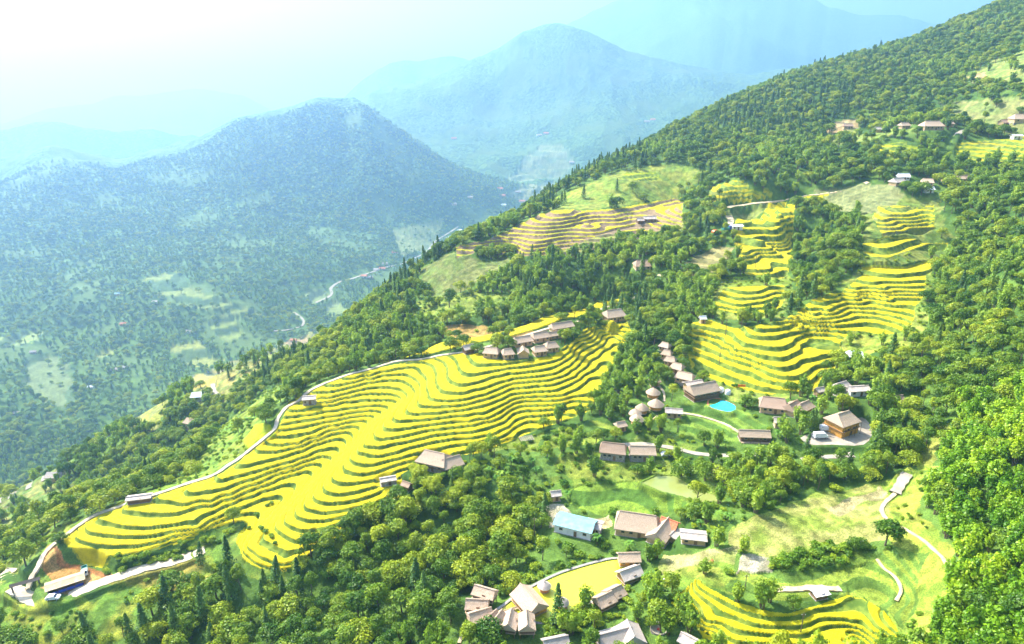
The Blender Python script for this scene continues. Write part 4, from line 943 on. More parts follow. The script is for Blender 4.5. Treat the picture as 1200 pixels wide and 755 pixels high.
# lower hamlet
house(651,578,2.8,2.4, 'tiny hut with grey roof at the top of the concrete yard', yaw=10, name='field_hut', cat='hut', wins=0, roof='fibre_cement')
house(674,611,12.5,7, 'barn with pale blue green sheet roof beside the concrete yard', yaw=-22, roof='blue_sheet', wmat='plaster', rise=1.3, wall=3.0, th=.08, name='sheet_roof_barn', cat='barn', ridge=False)
house(696,614,4.6,4.4, 'white annex with pale roof at the right end of the blue barn', yaw=-22, roof='fibre_cement', wmat='plaster', rise=.5, wall=2.4, name='annex', cat='annex')
house(746,610,13.5,9, 'largest pinkish thatched farmhouse in the lower hamlet', yaw=-14, hip=.25, wall=2.8, rise=3.2, wmat='earth_wall', wins=3)
house(775,619,10,6, 'long patched roof farm building right of the largest farmhouse', yaw=55, hip=.05, wall=2.4, roof='thatch')
house(784,609,5,4, 'small farm building with red tiled roof behind the patched one', yaw=-35, roof='clay_tile', wall=2.8, rise=1.2)
house(789,620,4.2,3.4, 'small grey roofed lean-to right of the patched roof building', yaw=50, roof='fibre_cement', wall=2.0, rise=.4, name='lean_to', cat='shed')
house(812,627,7.2,4.4, 'low flat roofed grey shed at the right end of the hamlet', yaw=-10, roof='fibre_cement', wall=2.0, rise=.4, name='long_shed', cat='shed', wins=1)
# huts round the algae pond
zp = pondZ
def on_level(u, v, z): 
    x, y, zz_ = ray(u, v); return (x * z / zz_, y * z / zz_, z)
def pond_house(u, v, hr, *a, **k):
    lo = on_level(u, v, zp + hr); return house(u, v, *a, loc=(lo[0], lo[1], zp), **k)
pond_house(620,704,2.2, 9,6.2, 'big ochre walled thatched hut standing at the left end of the pond', yaw=-58, hip=.05, wall=2.0, wmat='ochre_wall', name='thatched_hut', cat='hut', stilt=.5)
pond_house(737,652,3.0, 6.0,3.8, 'ochre walled hut with thatched roof at the far end of the pond', yaw=2, wall=1.9, wmat='ochre_wall', stilt=.9, name='stilt_hut', cat='hut', group=G_ST)
pond_house(738,671,2.6, 6.4,4.2, 'grey thatched stilt hut on the right shore of the pond', yaw=26, wall=1.6, roof='thatch_grey', wmat='wood', stilt=.9, name='stilt_hut', cat='hut', group=G_ST)
pond_house(708,702,3.0, 5.0,4.2, 'left one of the joined pair of stilt huts at the near shore', yaw=32, wall=1.7, wmat='wood', stilt=1.2, name='stilt_hut', cat='hut', group=G_ST, hip=.1)
pond_house(720,694,3.0, 4.8,4.2, 'right one of the joined pair of stilt huts at the near shore', yaw=32, wall=1.7, wmat='wood', stilt=1.2, name='stilt_hut', cat='hut', group=G_ST, hip=.1)
for u, v, L, W, yw, lb in (
    (568,694,6.2,3.8,-22,'uppermost stilt hut in the arc left of the pond'),
    (559,708,6.0,3.8,-4,'second stilt hut from the top in the arc left of the pond'),
    (563,721,6.2,4.0,22,'third stilt hut from the top in the arc left of the pond'),
    (574,727,5.6,3.0,52,'fourth stilt hut in the arc, half behind its right neighbour'),
    (582,728,5.6,3.2,62,'fifth stilt hut in the arc, with a rounded thatched roof'),
    (597,728,5.6,3.9,80,'sixth stilt hut in the arc, gable end towards the viewer'),
    (617,729,5.6,4.0,92,'rightmost stilt hut in the arc, gable end towards the viewer')):
    pond_house(u, v, 2.6, L, W, lb, yaw=yw, wall=1.5, rise=1.3, wmat='wood', stilt=1.1, name='stilt_hut', cat='hut', group=G_ST, wins=1, oh=.45, hip=.08)
lo = on_level(638,685,zp+2.2); round_hut(0,0,1.6,'upper open pavilion with round thatched roof standing in the pond', wall=1.7, open_=True, stilt=.2, cat='pavilion', group='open pavilions in the pond', loc=(lo[0],lo[1],zp), roof='thatch_grey')
lo = on_level(659,704,zp+2.2); round_hut(0,0,1.6,'lower open pavilion with round thatched roof standing in the pond', wall=1.7, open_=True, stilt=.2, cat='pavilion', group='open pavilions in the pond', loc=(lo[0],lo[1],zp), roof='thatch_grey')
house(720,746,9.5,6.5, 'large grey thatched house beside the bushes below the pond', yaw=18, hip=.1, roof='thatch_grey', wall=2.4)
house(738,740,6,6, 'grey thatched wing right of the large grey house below the pond', yaw=100, hip=.1, roof='thatch_grey', wall=2.6)
house(651,753,6,4, 'thatched hut left of the large grey house', yaw=15, roof='thatch_grey', name='plain_hut', cat='hut', wins=1)
house(806,750,3.6,3.2, 'small white roofed hut beside the lowest rice terraces', yaw=-40, roof='fibre_cement', name='plain_hut', cat='hut', wins=1)
house(959,693,3.6,2.8, 'small open shelter with white sheet roof above the lowest terraces', yaw=14, roof='white_sheet', wmat='wood', wall=1.6, rise=.3, th=.1, ridge=False, name='field_shelter', cat='shelter', wins=0)
# upper hamlets
house(761,255,8.5,4.6, 'grey roofed farmhouse on the brown terraces of the middle hill', yaw=5, roof='fibre_cement', wmat='wood', rise=1.2)
house(750,257,4.2,3.6, 'small grey shed at the left end of the middle hill farmhouse', yaw=10, roof='fibre_cement', wmat='wood', name='field_shed', cat='shed', wins=0)
house(752,308,9,7.5, 'lone thatched farmhouse in the woods of the middle hill', yaw=5, hip=.4, roof='thatch_brown')
house(823,372,2.4,2, 'tiny white roofed hut at the top left corner of the golden terraces', yaw=5, roof='white_sheet', name='field_hut', cat='hut', wins=0)
house(863,264,6.6,4, 'white roofed roadside shed beside the upper golden terraces', yaw=4, roof='white_sheet', wmat='plaster', rise=.5, name='field_shed', cat='shed', wins=1, th=.1)
house(1091,145,15,9, 'widest thatched farmhouse on the upper slope under the forest', yaw=0, hip=.5, wall=3, wins=4)
house(1111,144,6,4.5, 'low wing right of the widest upper slope farmhouse', yaw=10, hip=.2)
house(1059,146,7,5, 'smaller thatched house left of the widest upper farmhouse', yaw=12, hip=.2)
house(1030,151,7,4, 'long low shed at the left end of the upper hamlet', yaw=5, roof='fibre_cement', name='long_shed', cat='shed', wins=0)
house(993,147,8,5, 'small brown roofed house on the bare earth patch below the pines', yaw=-5, roof='thatch_brown', hip=.2)
house(1196,138,15,9, 'hipped thatched house highest on the right above the yellow terraces', yaw=-5, hip=.5, wall=3)
house(1175,143,6,5, 'small brown house left of the highest hipped house', yaw=20, roof='thatch_brown')
house(1191,158,7,4, 'white sheet roofed shed above the upper right yellow terraces', yaw=2, roof='white_sheet', wmat='plaster', rise=.6, name='field_shed', cat='shed', wins=1, th=.1)
house(1116,208,13,5, 'long pale roofed house on the wooded slope below the upper terraces', yaw=-6, hip=.1, roof='thatch')
house(1132,207,6,4, 'dark brown house at the right end of the long pale one', yaw=20, roof='thatch_brown')
house(1051,211,9,6, 'grey roofed farmhouse above the fallow steps', yaw=22, hip=.2, roof='thatch_grey')
house(1058,205,7,4.6, 'white roofed house behind the farmhouse of the fallow steps', yaw=-8, roof='white_sheet', wmat='plaster', hip=.1, th=.12)
house(1086,212,7,5.5, 'tan roofed house right of the fallow steps', yaw=-25, hip=.3)
house(1088,221,5,3.4, 'small bright white roofed hut below the tan roofed house', yaw=0, roof='white_sheet', wmat='plaster', name='plain_hut', cat='hut', wins=1, th=.1)
house(164,582,7.5,2.6, 'long low grey shelter on the crest of the left hand terraces', yaw=14, roof='fibre_cement', wmat='wood', wall=1.8, rise=.3, name='long_shed', cat='shed', wins=0)
# blue walled store in the quarry bend: open front with posts
sz = fpadZ; lo = on_level(76, 681, sz + 2.4)
o = empty('storage_shed', (lo[0], lo[1], sz), R(33)); tag(o, 'long tan roofed shed with blue tarpaulin walls in the road bend', 'shed')
MB().box((0, 1.6, 1.2), (9.2, .1, 2.4)).box((-4.6, 0, 1.2), (.1, 3.1, 2.4)).box((0, -1.6, .45), (9.2, .1, .9)).build('tarpaulin_wall', 'blue_tarp', o)
for i in range(5):
    for s in (-1, 1): MB().bar((-4.4 + 2.2*i, s*1.75, -.2), (-4.4 + 2.2*i, s*1.75, 2.5), .07).build('post', 'wood', o)
roof_mb(9.4, 3.6, 2.5, .55, .5, th=.12).build('roof', 'dirt', o)
# far hamlets in the valley: gabled houses seen a few pixels wide
VAL = [(451,310,'pale'),(441,317,'pale'),(448,316,'red'),(427,325,'red'),(434,326,'pale'),(463,297,'red'),(532,240,'pale'),(539,271,'white'),(524,280,'white'),(534,279,'pale'),(344,400,'red'),
 (107,455,'white'),(39,414,'pale'),(128,434,'grey'),(137,434,'grey'),(147,432,'grey'),(227,500,'tan'),(235,468,'white'),(145,381,'red'),(221,390,'pale'),(137,346,'blue'),(182,355,'pale'),
 (532,163,'red'),(632,159,'pale'),(640,157,'red'),(586,222,'red'),(589,230,'red'),(620,238,'red'),(612,236,'red'),(670,190,'tan'),(758,143,'pale'),(765,141,'red'),(551,232,'pale'),(20,486,'pale'),(66,562,'grey'),(590,241,'white'),(607,225,'pale')]
VM = {'pale': 'fibre_cement', 'white': 'white_sheet', 'red': 'clay_tile', 'grey': 'thatch_grey', 'tan': 'thatch', 'blue': 'blue_sheet'}
def where_valley(u, v):
    if v < 200: return 'on the far mountain slope'
    if u > 500: return 'by the road at the valley head'
    if u > 400: return 'beside the river road in mid valley'
    if u > 300: return 'on the spur above the river road'
    if v < 400: return 'among trees on the left valley side'
    return 'near stepped fields in the left valley'
for i, (u, v, c) in enumerate(VAL):
    p = hit(u, v)
    if p is None or math.hypot(*p[:2]) < 400: print('valley skip', u, v, p); continue
    d = depth_of(*p); L = max(9, d / FPX * (7 if c == 'red' else 6.0)); L = min(L, 26)
    yw = random.uniform(-25, 25); z = float(Hat(p[0], p[1]))
    o = empty('valley_house', (p[0], p[1], z), R(yw))
    tag(o, '%s roofed house %s, %s' % ({'pale': 'pale', 'white': 'white', 'red': 'red', 'grey': 'grey', 'tan': 'tan', 'blue': 'blue'}[c], where_valley(u, v), ['low in its group', 'higher up', 'apart'][i % 3]), 'house', 'small houses far off in the valley')
    MB().box((0, 0, 1.0), (L, L*.55, 6)).build('wall', 'plaster' if i % 2 else 'earth_wall', o)
    roof_mb(L, L*.55, 4.0, L*.18, 1.0, hip=.2, th=.3).build('roof', VM[c], o)
    wb = MB().box((-L*.2, -L*.275 - .05, 2.2), (1.2, .1, 1.2)).build('window', 'window_glass', o); MB().box((L*.2, -L*.275 - .05, 1.6), (1.1, .1, 2.2)).build('door', 'wood', o)

# ------------------------------------------------------------------ the ground itself
def attr(me, name, arr, kind='FLOAT'):
    a = me.attributes.new(name, kind, 'POINT')
    if kind == 'FLOAT': a.data.foreach_set('value', arr.ravel().astype(np.float32))
    else: a.data.foreach_set('color', np.concatenate([arr.reshape(-1, 3), np.ones((arr.size // 3, 1))], 1).astype(np.float32).ravel())
def grid_mesh(name, X, Y, Hh):
    me = bpy.data.meshes.new(name); n = X.size
    me.vertices.add(n); me.vertices.foreach_set('co', np.stack([X, Y, Hh], -1).astype(np.float32).ravel())
    i = np.arange(n).reshape(X.shape)
    f = np.stack([i[:-1,:-1], i[:-1,1:], i[1:,1:], i[1:,:-1]], -1).reshape(-1, 4)
    me.loops.add(f.size); me.loops.foreach_set('vertex_index', f.ravel().astype(np.int32))
    me.polygons.add(len(f)); me.polygons.foreach_set('loop_start', np.arange(0, f.size, 4, dtype=np.int32))
    me.polygons.foreach_set('use_smooth', np.ones(len(f), bool))
    me.update(calc_edges=True); return me
woodA = tree_ok * sstep(1500, 2300, GR) * sstep(.40, .52, fbm(X / 240, Y / 240, 4, 61) + .12)
me = grid_mesh('ground', X, Y, H)
for nm, ar in (('rice', rice), ('lev', lev), ('ripe', ripe), ('dry', dry), ('share', share), ('wood', woodA)): attr(me, nm, ar)
attr(me, 'gcol', gcol, 'FLOAT_COLOR')
me.materials.append(MATS['land']); ob = bpy.data.objects.new('ground', me); COL.objects.link(ob); ob['kind'] = 'structure'
ob['label'] = 'hillsides with rice terraces falling to the valley and mountains beyond'

# roads
for name, c, zc, w, mt in ROAD_LINES:
    mb = MB(); n = len(c); vs = []
    for i in range(n):
        t = c[min(i+1, n-1)] - c[max(i-1, 0)]; t = t / (np.linalg.norm(t) + 1e-9); nn = np.array((-t[1], t[0]))
        ww = w * (1 + .10 * math.sin(i * 1.7) + .07 * math.sin(i * .61)) * .45; e = .14 + (0.13 if w < 5 else .9)
        for k, off in ((-1, -.5), (-1, e), (-.4, e + .05), (.4, e + .05), (1, e), (1, -.5)): q = c[i] + nn * ww * k; vs.append((q[0], q[1], zc[i] + off))
    fs = [(i*6+k, i*6+k+1, i*6+k+7, i*6+k+6) for i in range(n-1) for k in range(5)]
    fs = [f[::-1] for f in fs]
    mb.poly(vs, fs); o = mb.build(name, mt); o['kind'] = 'structure'
o = sheet('pavement', smooth_closed(plazaP, 3), plazaZ + .3, 'concrete'); o['kind'] = 'structure'
# water
o = sheet('pond_water', smooth_closed(pondP, 4), pondZ, 'algae_water'); o['kind'] = 'structure'
o = rim(smooth_closed(pondP, 4), pondZ - .2, .8, .55, 'stone_wall', 'stone_wall'); tag(o, 'low stone bank running round the yellow green pond', 'wall')
o = sheet('pond_water', smooth_closed(pond2P, 4), pond2Z, 'pond_water'); o['kind'] = 'structure'
o = empty('swimming_pool', (0, 0, 0)); tag(o, 'turquoise swimming pool with red brown rim below the big thatched hall', 'swimming pool')
PP = smooth_closed(poolP, 3)
sheet('water', PP, poolZ, 'pool_water').parent = o; rim(PP, poolZ - .2, .7, .4, 'clay_tile', 'coping', o); rim([tuple(np.array(p) * 1) for p in PP], poolZ - 1.6, 1.0, 1.5, 'plaster', 'pool_wall', o)
# footbridge on the algae pond, from shore to the big hut
a = on_level(589, 719, pondZ); b = on_level(608, 713, pondZ); o = empty('footbridge', a, 0); tag(o, 'narrow wooden footbridge over the left corner of the algae pond', 'bridge')
dv = Vector((b[0]-a[0], b[1]-a[1], 0)); sd = Vector((-dv.y, dv.x, 0)).normalized()
mbd = MB()
for i in range(14): q = dv * ((i+.5)/14); mbd.box((q.x, q.y, .5), (dv.length/14*.85, 1.1, .08), math.atan2(dv.y, dv.x))
mbd.build('deck', 'pale_wood', o)
for s in (-.55, .55):
    q = sd * s; MB().bar(q + Vector((0,0,1.2)), q + dv + Vector((0,0,1.2)), .05).build('rail', 'wood', o)
    for i in range(4): r_ = q + dv * (i/3); MB().bar(r_ + Vector((0,0,-.8)), r_ + Vector((0,0,1.2)), .06).build('post', 'wood', o)

# ------------------------------------------------------------------ vehicles
def wheel(parent, x, y, r):
    s = 1 if y > 0 else -1; t = MB(); t.bar((x, y - .1, r), (x, y + .1, r), r, n=14); w = t.build('wheel', 'rubber', parent)
    MB().bar((x, y + s*.1, r), (x, y + s*.13, r), r*.55, n=10).build('rim', 'paint_white', w)
def prism(prof, w, y0=0):
    """side outline (x, z) extruded across the width with slightly narrowed top"""
    zs = [p[1] for p in prof]; zm = max(zs); n = len(prof); vs = []
    for s in (-1, 1):
        for x, z in prof: vs.append((x, s * w/2 * (1 - .10 * max(0, (z - zm*.55)/zm)), z))
    return vs, [tuple(range(n))[::-1], tuple(range(n, 2*n))] + [(i, (i+1) % n, n + (i+1) % n, n + i) for i in range(n)]
def vehicle(kind, u, v, yaw, label, mat, cat, k=1.0, z=None):
    p = on_level(u, v, z) if z else hit(u, v, G=H)
    o = empty(kind, (p[0], p[1], (z if z else float(Hat(p[0], p[1]))) + (.32 if not z else .32)), R(yaw)); tag(o, label, cat); o.scale = (k, k, k)
    if kind == 'parked_car':
        b = [(-2.0,.35),(-2.05,.85),(-1.75,1.0),(-1.35,1.45),(.35,1.48),(1.0,1.02),(1.9,.85),(2.05,.6),(2.0,.35)]; W = 1.72
        gl = [((-1.28,1.02),(-.98,1.38),(-.1,1.40),(-.1,1.02)), ((-.02,1.02),(-.02,1.40),(.3,1.40),(.82,1.03))]; ws = [((.45,1.44),(1.02,1.05))]; wx = (-1.25, 1.3); r = .33
    elif kind == 'parked_van':
        b = [(-2.5,.4),(-2.55,1.9),(-2.35,2.15),(1.3,2.15),(2.0,1.3),(2.55,1.05),(2.6,.4)]; W = 1.85
        gl = [((-2.3,1.25),(-2.3,1.9),(-.9,1.9),(-.9,1.25)), ((-.8,1.25),(-.8,1.9),(.4,1.9),(.4,1.25)), ((.5,1.25),(.5,1.9),(1.15,1.9),(1.65,1.3))]; ws = [((1.38,2.08),(1.98,1.36))]; wx = (-1.6, 1.7); r = .36
    else:
        b = [(.7,.6),(.7,2.3),(1.0,2.45),(1.9,2.4),(2.35,1.5),(2.4,.6)]; W = 1.9
        gl = [((1.0,1.5),(1.0,2.15),(1.85,2.15),(2.1,1.5))]; ws = [((1.95,2.33),(2.33,1.55))]; wx = (-1.8, 1.6); r = .42
    vs, fs = prism(b, W); MB().poly(vs, fs).build('cab' if kind == 'parked_truck' else 'body', mat, o)
    if kind == 'parked_truck':
        MB().box((-1.2, 0, .72), (3.7, 1.8, .16)).box((-1.2, .95, 1.15), (3.7, .08, .7)).box((-1.2, -.95, 1.15), (3.7, .08, .7)).box((-3.05, 0, 1.15), (.08, 1.9, .7)).box((.6, 0, 1.3), (.08, 1.9, 1.1)).build('cargo_bed', 'paint_green', o)
    for s in (-1, 1):
        for q in gl:
            y = s * (W/2 * .955 + .012); MB().poly([(a_, y, b_) for a_, b_ in q] + [(a_, y - s*.02, b_) for a_, b_ in q], [(0,1,2,3),(7,6,5,4)]).build('side_window', 'window_glass', o)
        for x in wx: wheel(o, x, s*(W/2 - .08), r)
        fx = b[-1][0] + .01; MB().box((fx, s*W*.34, .68 if kind != 'parked_truck' else .85), (.06, .3, .16)).build('headlight', 'lamp_glass', o)
    for (a_, c_) in ws:
        MB().poly([(a_[0]+.03, -W*.40, a_[1]), (a_[0]+.03, W*.40, a_[1]), (c_[0]+.05, W*.43, c_[1]), (c_[0]+.05, -W*.43, c_[1])], [(0,1,2,3)]).build('windscreen', 'window_glass', o)
    MB().box((0, 0, .42), (3.4, W*.8, .2)).build('chassis', 'dark_metal', o)
    return o
vehicle('parked_car', 63, 703, 8, 'small white car parked on the concrete road bend', 'paint_white', 'car', .95)
vehicle('parked_truck', 100, 673, -58, 'small truck with white cab and green cargo bed on the orange earth', 'paint_white', 'truck', .85, fpadZ + .2)
vehicle('parked_van', 968, 505, 2, 'white van parked at the rear of the concrete car park', 'paint_white', 'van', .95, plazaZ + .3)
vehicle('parked_van', 961, 514, 6, 'white van with dark windows parked in front in the car park', 'paint_white', 'van', 1.0, plazaZ + .3)
vehicle('parked_car', 781, 535, 5, 'white car half hidden in bushes beside the lower resort road', 'paint_white', 'car', 1.0)
vehicle('parked_car', 839, 274, 20, 'orange red car on the upper dirt road', 'paint_orange', 'car', 1.35)
vehicle('parked_truck', 852, 271, 25, 'small blue truck on the upper dirt road beside the orange car', 'paint_blue', 'truck', 1.2)

# ------------------------------------------------------------------ small things
p = hit(31, 689); o = empty('road_gate', (p[0], p[1], float(Hat(p[0], p[1]))), R(28)); tag(o, 'dark gate of two posts and a beam spanning the concrete road', 'gate')
for s in (-1, 1):
    MB().box((s*3.4, 0, 1.6), (.4, .4, 4.4)).build('post', 'dark_metal', o)
MB().box((0, 0, 3.9), (7.6, .35, .45)).build('beam', 'dark_metal', o); roof_mb(7.2, .5, 4.2, .35, .3, th=.08, n=5).build('roof', 'thatch_brown', o)
for u, v, h, lb in ((850,393,8,'thin pole standing at the top left of the golden terraces'),(843,425,8,'thin pole in the middle left of the golden terraces'),(938,742,6,'thin pole in the lowest rice terraces'),
                    (873,690,5,'thin pole on the bare earth above the lowest terraces'),(885,314,7,'thin pole in the upper golden terraces'),(626,635,9,'utility pole at the wood edge left of the blue barn')):
    p = hit(u, v); z = float(Hat(p[0], p[1])); o = empty('utility_pole', (p[0], p[1], z)); tag(o, lb, 'pole')
    MB().bar((0, 0, -.5), (0, 0, h), .13, .09).build('pole', 'bark', o); MB().box((0, 0, h - .7), (1.1, .1, .1)).build('crossarm', 'bark', o)
    for s in (-.45, .45): MB().bar((s, 0, h - .65), (s, 0, h - .45), .05).build('insulator', 'plaster', o)
for u, v, lb in ((845,458,'white dome shaped water tank left of its twin beside the hall'),(853,461,'white dome shaped water tank right of its twin beside the hall')):
    p = hit(u, v); z = float(Hat(p[0], p[1])); o = empty('water_tank', (p[0], p[1], z)); tag(o, lb, 'tank')
    MB().lathe([(1.2, -.3), (1.25, 1.0), (1.05, 1.5), (.6, 1.8), (.25, 1.9)], 18).build('tank', 'plaster', o, True); MB().lathe([(.3, 1.85), (.3, 2.0), (0, 2.05)], 12).build('lid', 'fibre_cement', o)
p = hit(869, 455); z = float(Hat(p[0], p[1])); o = empty('sign_board', (p[0], p[1], z), R(-8)); tag(o, 'low orange board at the foot of the golden terraces', 'sign')
MB().box((0, 0, 1.1), (2.9, .1, 1.0)).build('panel', 'paint_orange', o)
for s in (-1, 1): MB().bar((s*1.3, .1, -.3), (s*1.3, .1, 1.7), .06).build('post', 'wood', o)
p = hit(617, 517); z = float(Hat(p[0], p[1])); o = empty('roof_frame', (p[0], p[1], z), R(15)); tag(o, 'unfinished grey timber roof frame on the bank below the main terraces', 'frame')
mr = MB()
for i in range(7): mr.box((-2.4 + .8*i, 0, 1.5), (.12, 3.4, .1), rx=.0)
mr.build('rafter', 'thatch_grey', o); ml = MB()
for i in range(5): ml.box((0, -1.6 + .8*i, 1.6), (5.4, .12, .08))
ml.build('batten', 'thatch_grey', o)
for sx in (-2.3, 2.3):
    for sy in (-1.5, 1.5): MB().bar((sx, sy, -.5), (sx, sy, 1.5), .09).build('post', 'wood', o)
p = hit(772, 737); z = float(Hat(p[0], p[1])); o = empty('water_basin', (p[0], p[1], z)); tag(o, 'round concrete basin with a red patch left of the lowest terraces', 'basin')
MB().lathe([(2.2, -.4), (2.2, .5), (1.95, .5), (1.95, .1), (0, .1)], 24).build('basin', 'concrete', o); MB().lathe([(.5, .14), (.35, .3), (0, .35)], 10).build('cloth', 'red_cloth', o)
for k, (u, v) in enumerate(((766,680),(772,683),(779,682),(786,684))):
    p = hit(u, v); o = MB().box((0, 0, .3), (1.1 + .3*(k % 2), .8, .6), rz=k, taper=.8).build('supply_sack', 'white_sheet' if k % 2 else 'plaster'); o.location = (p[0], p[1], float(Hat(p[0], p[1])))
    tag(o, ['leftmost pale sack lying in the grass right of the pond', 'second pale sack from left in the grass right of the pond', 'third pale sack from left in the grass right of the pond', 'rightmost pale sack in the grass right of the pond'][k], 'sack', 'pale sacks in the grass')
# ------------------------------------------------------------------ plants: leaf clouds on tapered stems
def leaf_cloud(name, pts, nrm, size, mat, seed, up=0.0, long=1.0):
    """one small kite of leaf spray per point, loosely facing the normal"""
    g = np.random.default_rng(seed); n = len(pts)
    nn = nrm + g.normal(0, .45, (n, 3)); nn[:, 2] += up; nn /= np.linalg.norm(nn, axis=1, keepdims=True) + 1e-9
    t = np.cross(nn, g.normal(0, 1, (n, 3))); t /= np.linalg.norm(t, axis=1, keepdims=True) + 1e-9; b = np.cross(nn, t)
    s = (size * g.uniform(.6, 1.35, n))[:, None]
    v = np.stack([pts - t*s*.5*long, pts - b*s*.42 + nn*s*.12, pts + t*s*.5*long, pts + b*s*.42 + nn*s*.12], 1).reshape(-1, 3)
    me = bpy.data.meshes.new(name); me.vertices.add(4*n); me.vertices.foreach_set('co', v.astype(np.float32).ravel())
    me.loops.add(4*n); me.loops.foreach_set('vertex_index', np.arange(4*n, dtype=np.int32)); me.polygons.add(n); me.polygons.foreach_set('loop_start', np.arange(0, 4*n, 4, dtype=np.int32)); me.update(calc_edges=True)
    me.materials.append(MATS[mat]); return me
def lobes(g, cs, rs, per, flat=.8, inner=.25):
    P = []; N = []
    for c, r in zip(cs, rs):
        k = int(per * (r / np.mean(rs)) ** 2); d = g.normal(0, 1, (k, 3)); d /= np.linalg.norm(d, axis=1, keepdims=True); d[:, 2] = np.where((d[:, 2] < -.25) & (g.random(k) < .7), -d[:, 2], d[:, 2])
        rad = np.where(g.random(k) < inner, g.uniform(.3, .9, k), g.uniform(.86, 1.08, k))[:, None]
        P.append(c + d * rad * np.array((r, r, r*flat))); N.append(d)
    return np.concatenate(P), np.concatenate(N)
def broad_crown(seed, mat='leaf_broad', n=950, w=1.0, h=1.0, nl=11, ls=.14):
    g = np.random.default_rng(seed); cs = []; rs = []
    cs.append((0, 0, .95*h)); rs.append(.55)
    for i in range(nl):
        a = i * 2.4 + g.uniform(-.4, .4); rr = .62 * math.sqrt((i+.7)/nl) * g.uniform(.75, 1.2); r = g.uniform(.22, .42)
        cs.append((rr*w*math.cos(a), rr*w*math.sin(a), h*(1.12 - .62*rr**2*g.uniform(.8, 1.6)) + g.uniform(-.12, .16))); rs.append(r)
    P, N = lobes(g, np.array(cs), np.array(rs), n/(nl+1)); return leaf_cloud('crown', P, N, ls, mat, seed, .25)
def conifer_crown(seed, n=760):
    g = np.random.default_rng(seed); P = []; N = []
    H_ = 3.4
    for k in range(n):
        t = (k + g.random()) / n; z = .35 + t * (H_ - .35); tier = (z * 4.2) % 1.0; r = (.78 * (1 - t) ** .75 + .04) * (1.05 - .45 * tier) * math.sqrt(g.random()) * g.uniform(.85, 1.15); a = g.uniform(0, 6.283)
        P.append((r*math.cos(a), r*math.sin(a), z - r*.25)); N.append((math.cos(a)*.8, math.sin(a)*.8, .6))
    return leaf_cloud('crown', np.array(P), np.array(N), .17, 'leaf_conifer', seed, .3)
def bamboo_crown(seed, mat, n=1000, culms=13):
    g = np.random.default_rng(seed); P = []; N = []
    for c in range(culms):
        a = c * 2.4 + g.uniform(-.3, .3); lean = g.uniform(.15, .75) * (c + 2) / culms; top = g.uniform(1.5, 2.15) * (1 - .18 * lean)
        k = n // culms; t = g.uniform(.38, 1.0, k)
        cx = lean * t ** 2.2 * 1.15; cz = top * (t - .18 * lean * t ** 4); wd = .27 * np.sin(np.clip((t - .25) / .78, 0, 1) * 3.0) + .05
        ra = g.uniform(0, 6.283, k); rr = wd * np.sqrt(g.random(k)) * 1.1
        P.append(np.stack([cx*math.cos(a) + rr*np.cos(ra), cx*math.sin(a) + rr*np.sin(ra), cz - rr*.5], 1)); N.append(np.stack([np.cos(ra), np.sin(ra), .5 + 0*ra], 1))
    return leaf_cloud('crown', np.concatenate(P), np.concatenate(N), .135, mat, seed, .2, 1.5)
def banana_crown(seed, nlv=10):
    g = np.random.default_rng(seed); mb = MB()
    for i in range(nlv):
        a = i*2.4; L = g.uniform(.8, 1.15); up = g.uniform(.4, 1.0); w = .2; prev = None; vs = []
        for k in range(6):
            t = k/5; r = L * t * .9; z = 1.0 + up * math.sin(t * 2.3) * .55 - t*t*.35; ww = w * math.sin(min(1, t*1.15 + .12) * 2.9) + .02
            for s in (-1, 0, 1): vs.append((r*math.cos(a) - s*ww*math.sin(a), r*math.sin(a) + s*ww*math.cos(a), z + (0 if s else .05)))
        fs = [(k*3+j, k*3+j+1, k*3+j+4, k*3+j+3) for k in range(5) for j in range(2)]; mb.poly(vs, fs)
    me = bpy.data.meshes.new('crown'); me.from_pydata(mb.v, [], mb.f); me.materials.append(MATS['leaf_banana']); return me
def trunk_mesh(seed, h, r, limbs=3, mat='bark', culm=False):
    g = random.Random(seed); mb = MB()
    if culm:
        for i in range(7): a = i*2.4; mb.bar((.08*math.cos(a), .08*math.sin(a), -.25), (.3*math.cos(a), .3*math.sin(a), 1.2), r*.5, r*.25, 5)
    else:
        mb.bar((0, 0, -.25), (g.uniform(-.03, .03), 0, h*.55), r, r*.7, 7); mb.bar((0, 0, h*.55), (0, g.uniform(-.05, .05), h), r*.7, r*.3, 6)
        for i in range(limbs): a = i*2.1 + g.random(); mb.bar((0, 0, h*(.45 + .12*i)), (.42*math.cos(a), .42*math.sin(a), h*.85 + .12*i), r*.45, r*.15, 5)
    me = bpy.data.meshes.new('trunk'); me.from_pydata(mb.v, [], mb.f); me.materials.append(MATS[mat]); return me
KIND = {}
def kind(name, crowns, trunks, merged_low=None): KIND[name] = (crowns, trunks)
kind('broad', [broad_crown(100+i, n=1500, ls=.115, w=(1, 1.15, .9, 1.05, 1.2)[i], h=(1, .85, 1.25, 1.05, .75)[i], nl=(11, 14, 9, 12, 15)[i]) for i in range(5)], [trunk_mesh(i, 1.0, .06) for i in range(2)])
kind('tall', [broad_crown(130+i, n=1200, ls=.12, w=.7, h=1.9, nl=12) for i in range(2)], [trunk_mesh(7, 1.7, .05)])
kind('conifer', [conifer_crown(200+i) for i in range(3)], [trunk_mesh(11, 3.0, .05, 0)])
kind('bamboo', [bamboo_crown(300+i, 'leaf_bamboo') for i in range(3)], [trunk_mesh(13, 1, .07, culm=True)])
kind('bright', [bamboo_crown(320+i, 'leaf_bamboo_bright', 1150, 11 + 2*i) for i in range(3)], [trunk_mesh(14, 1, .07, culm=True)])
kind('banana', [banana_crown(400+i) for i in range(2)], [trunk_mesh(15, 1.0, .07, 0)])
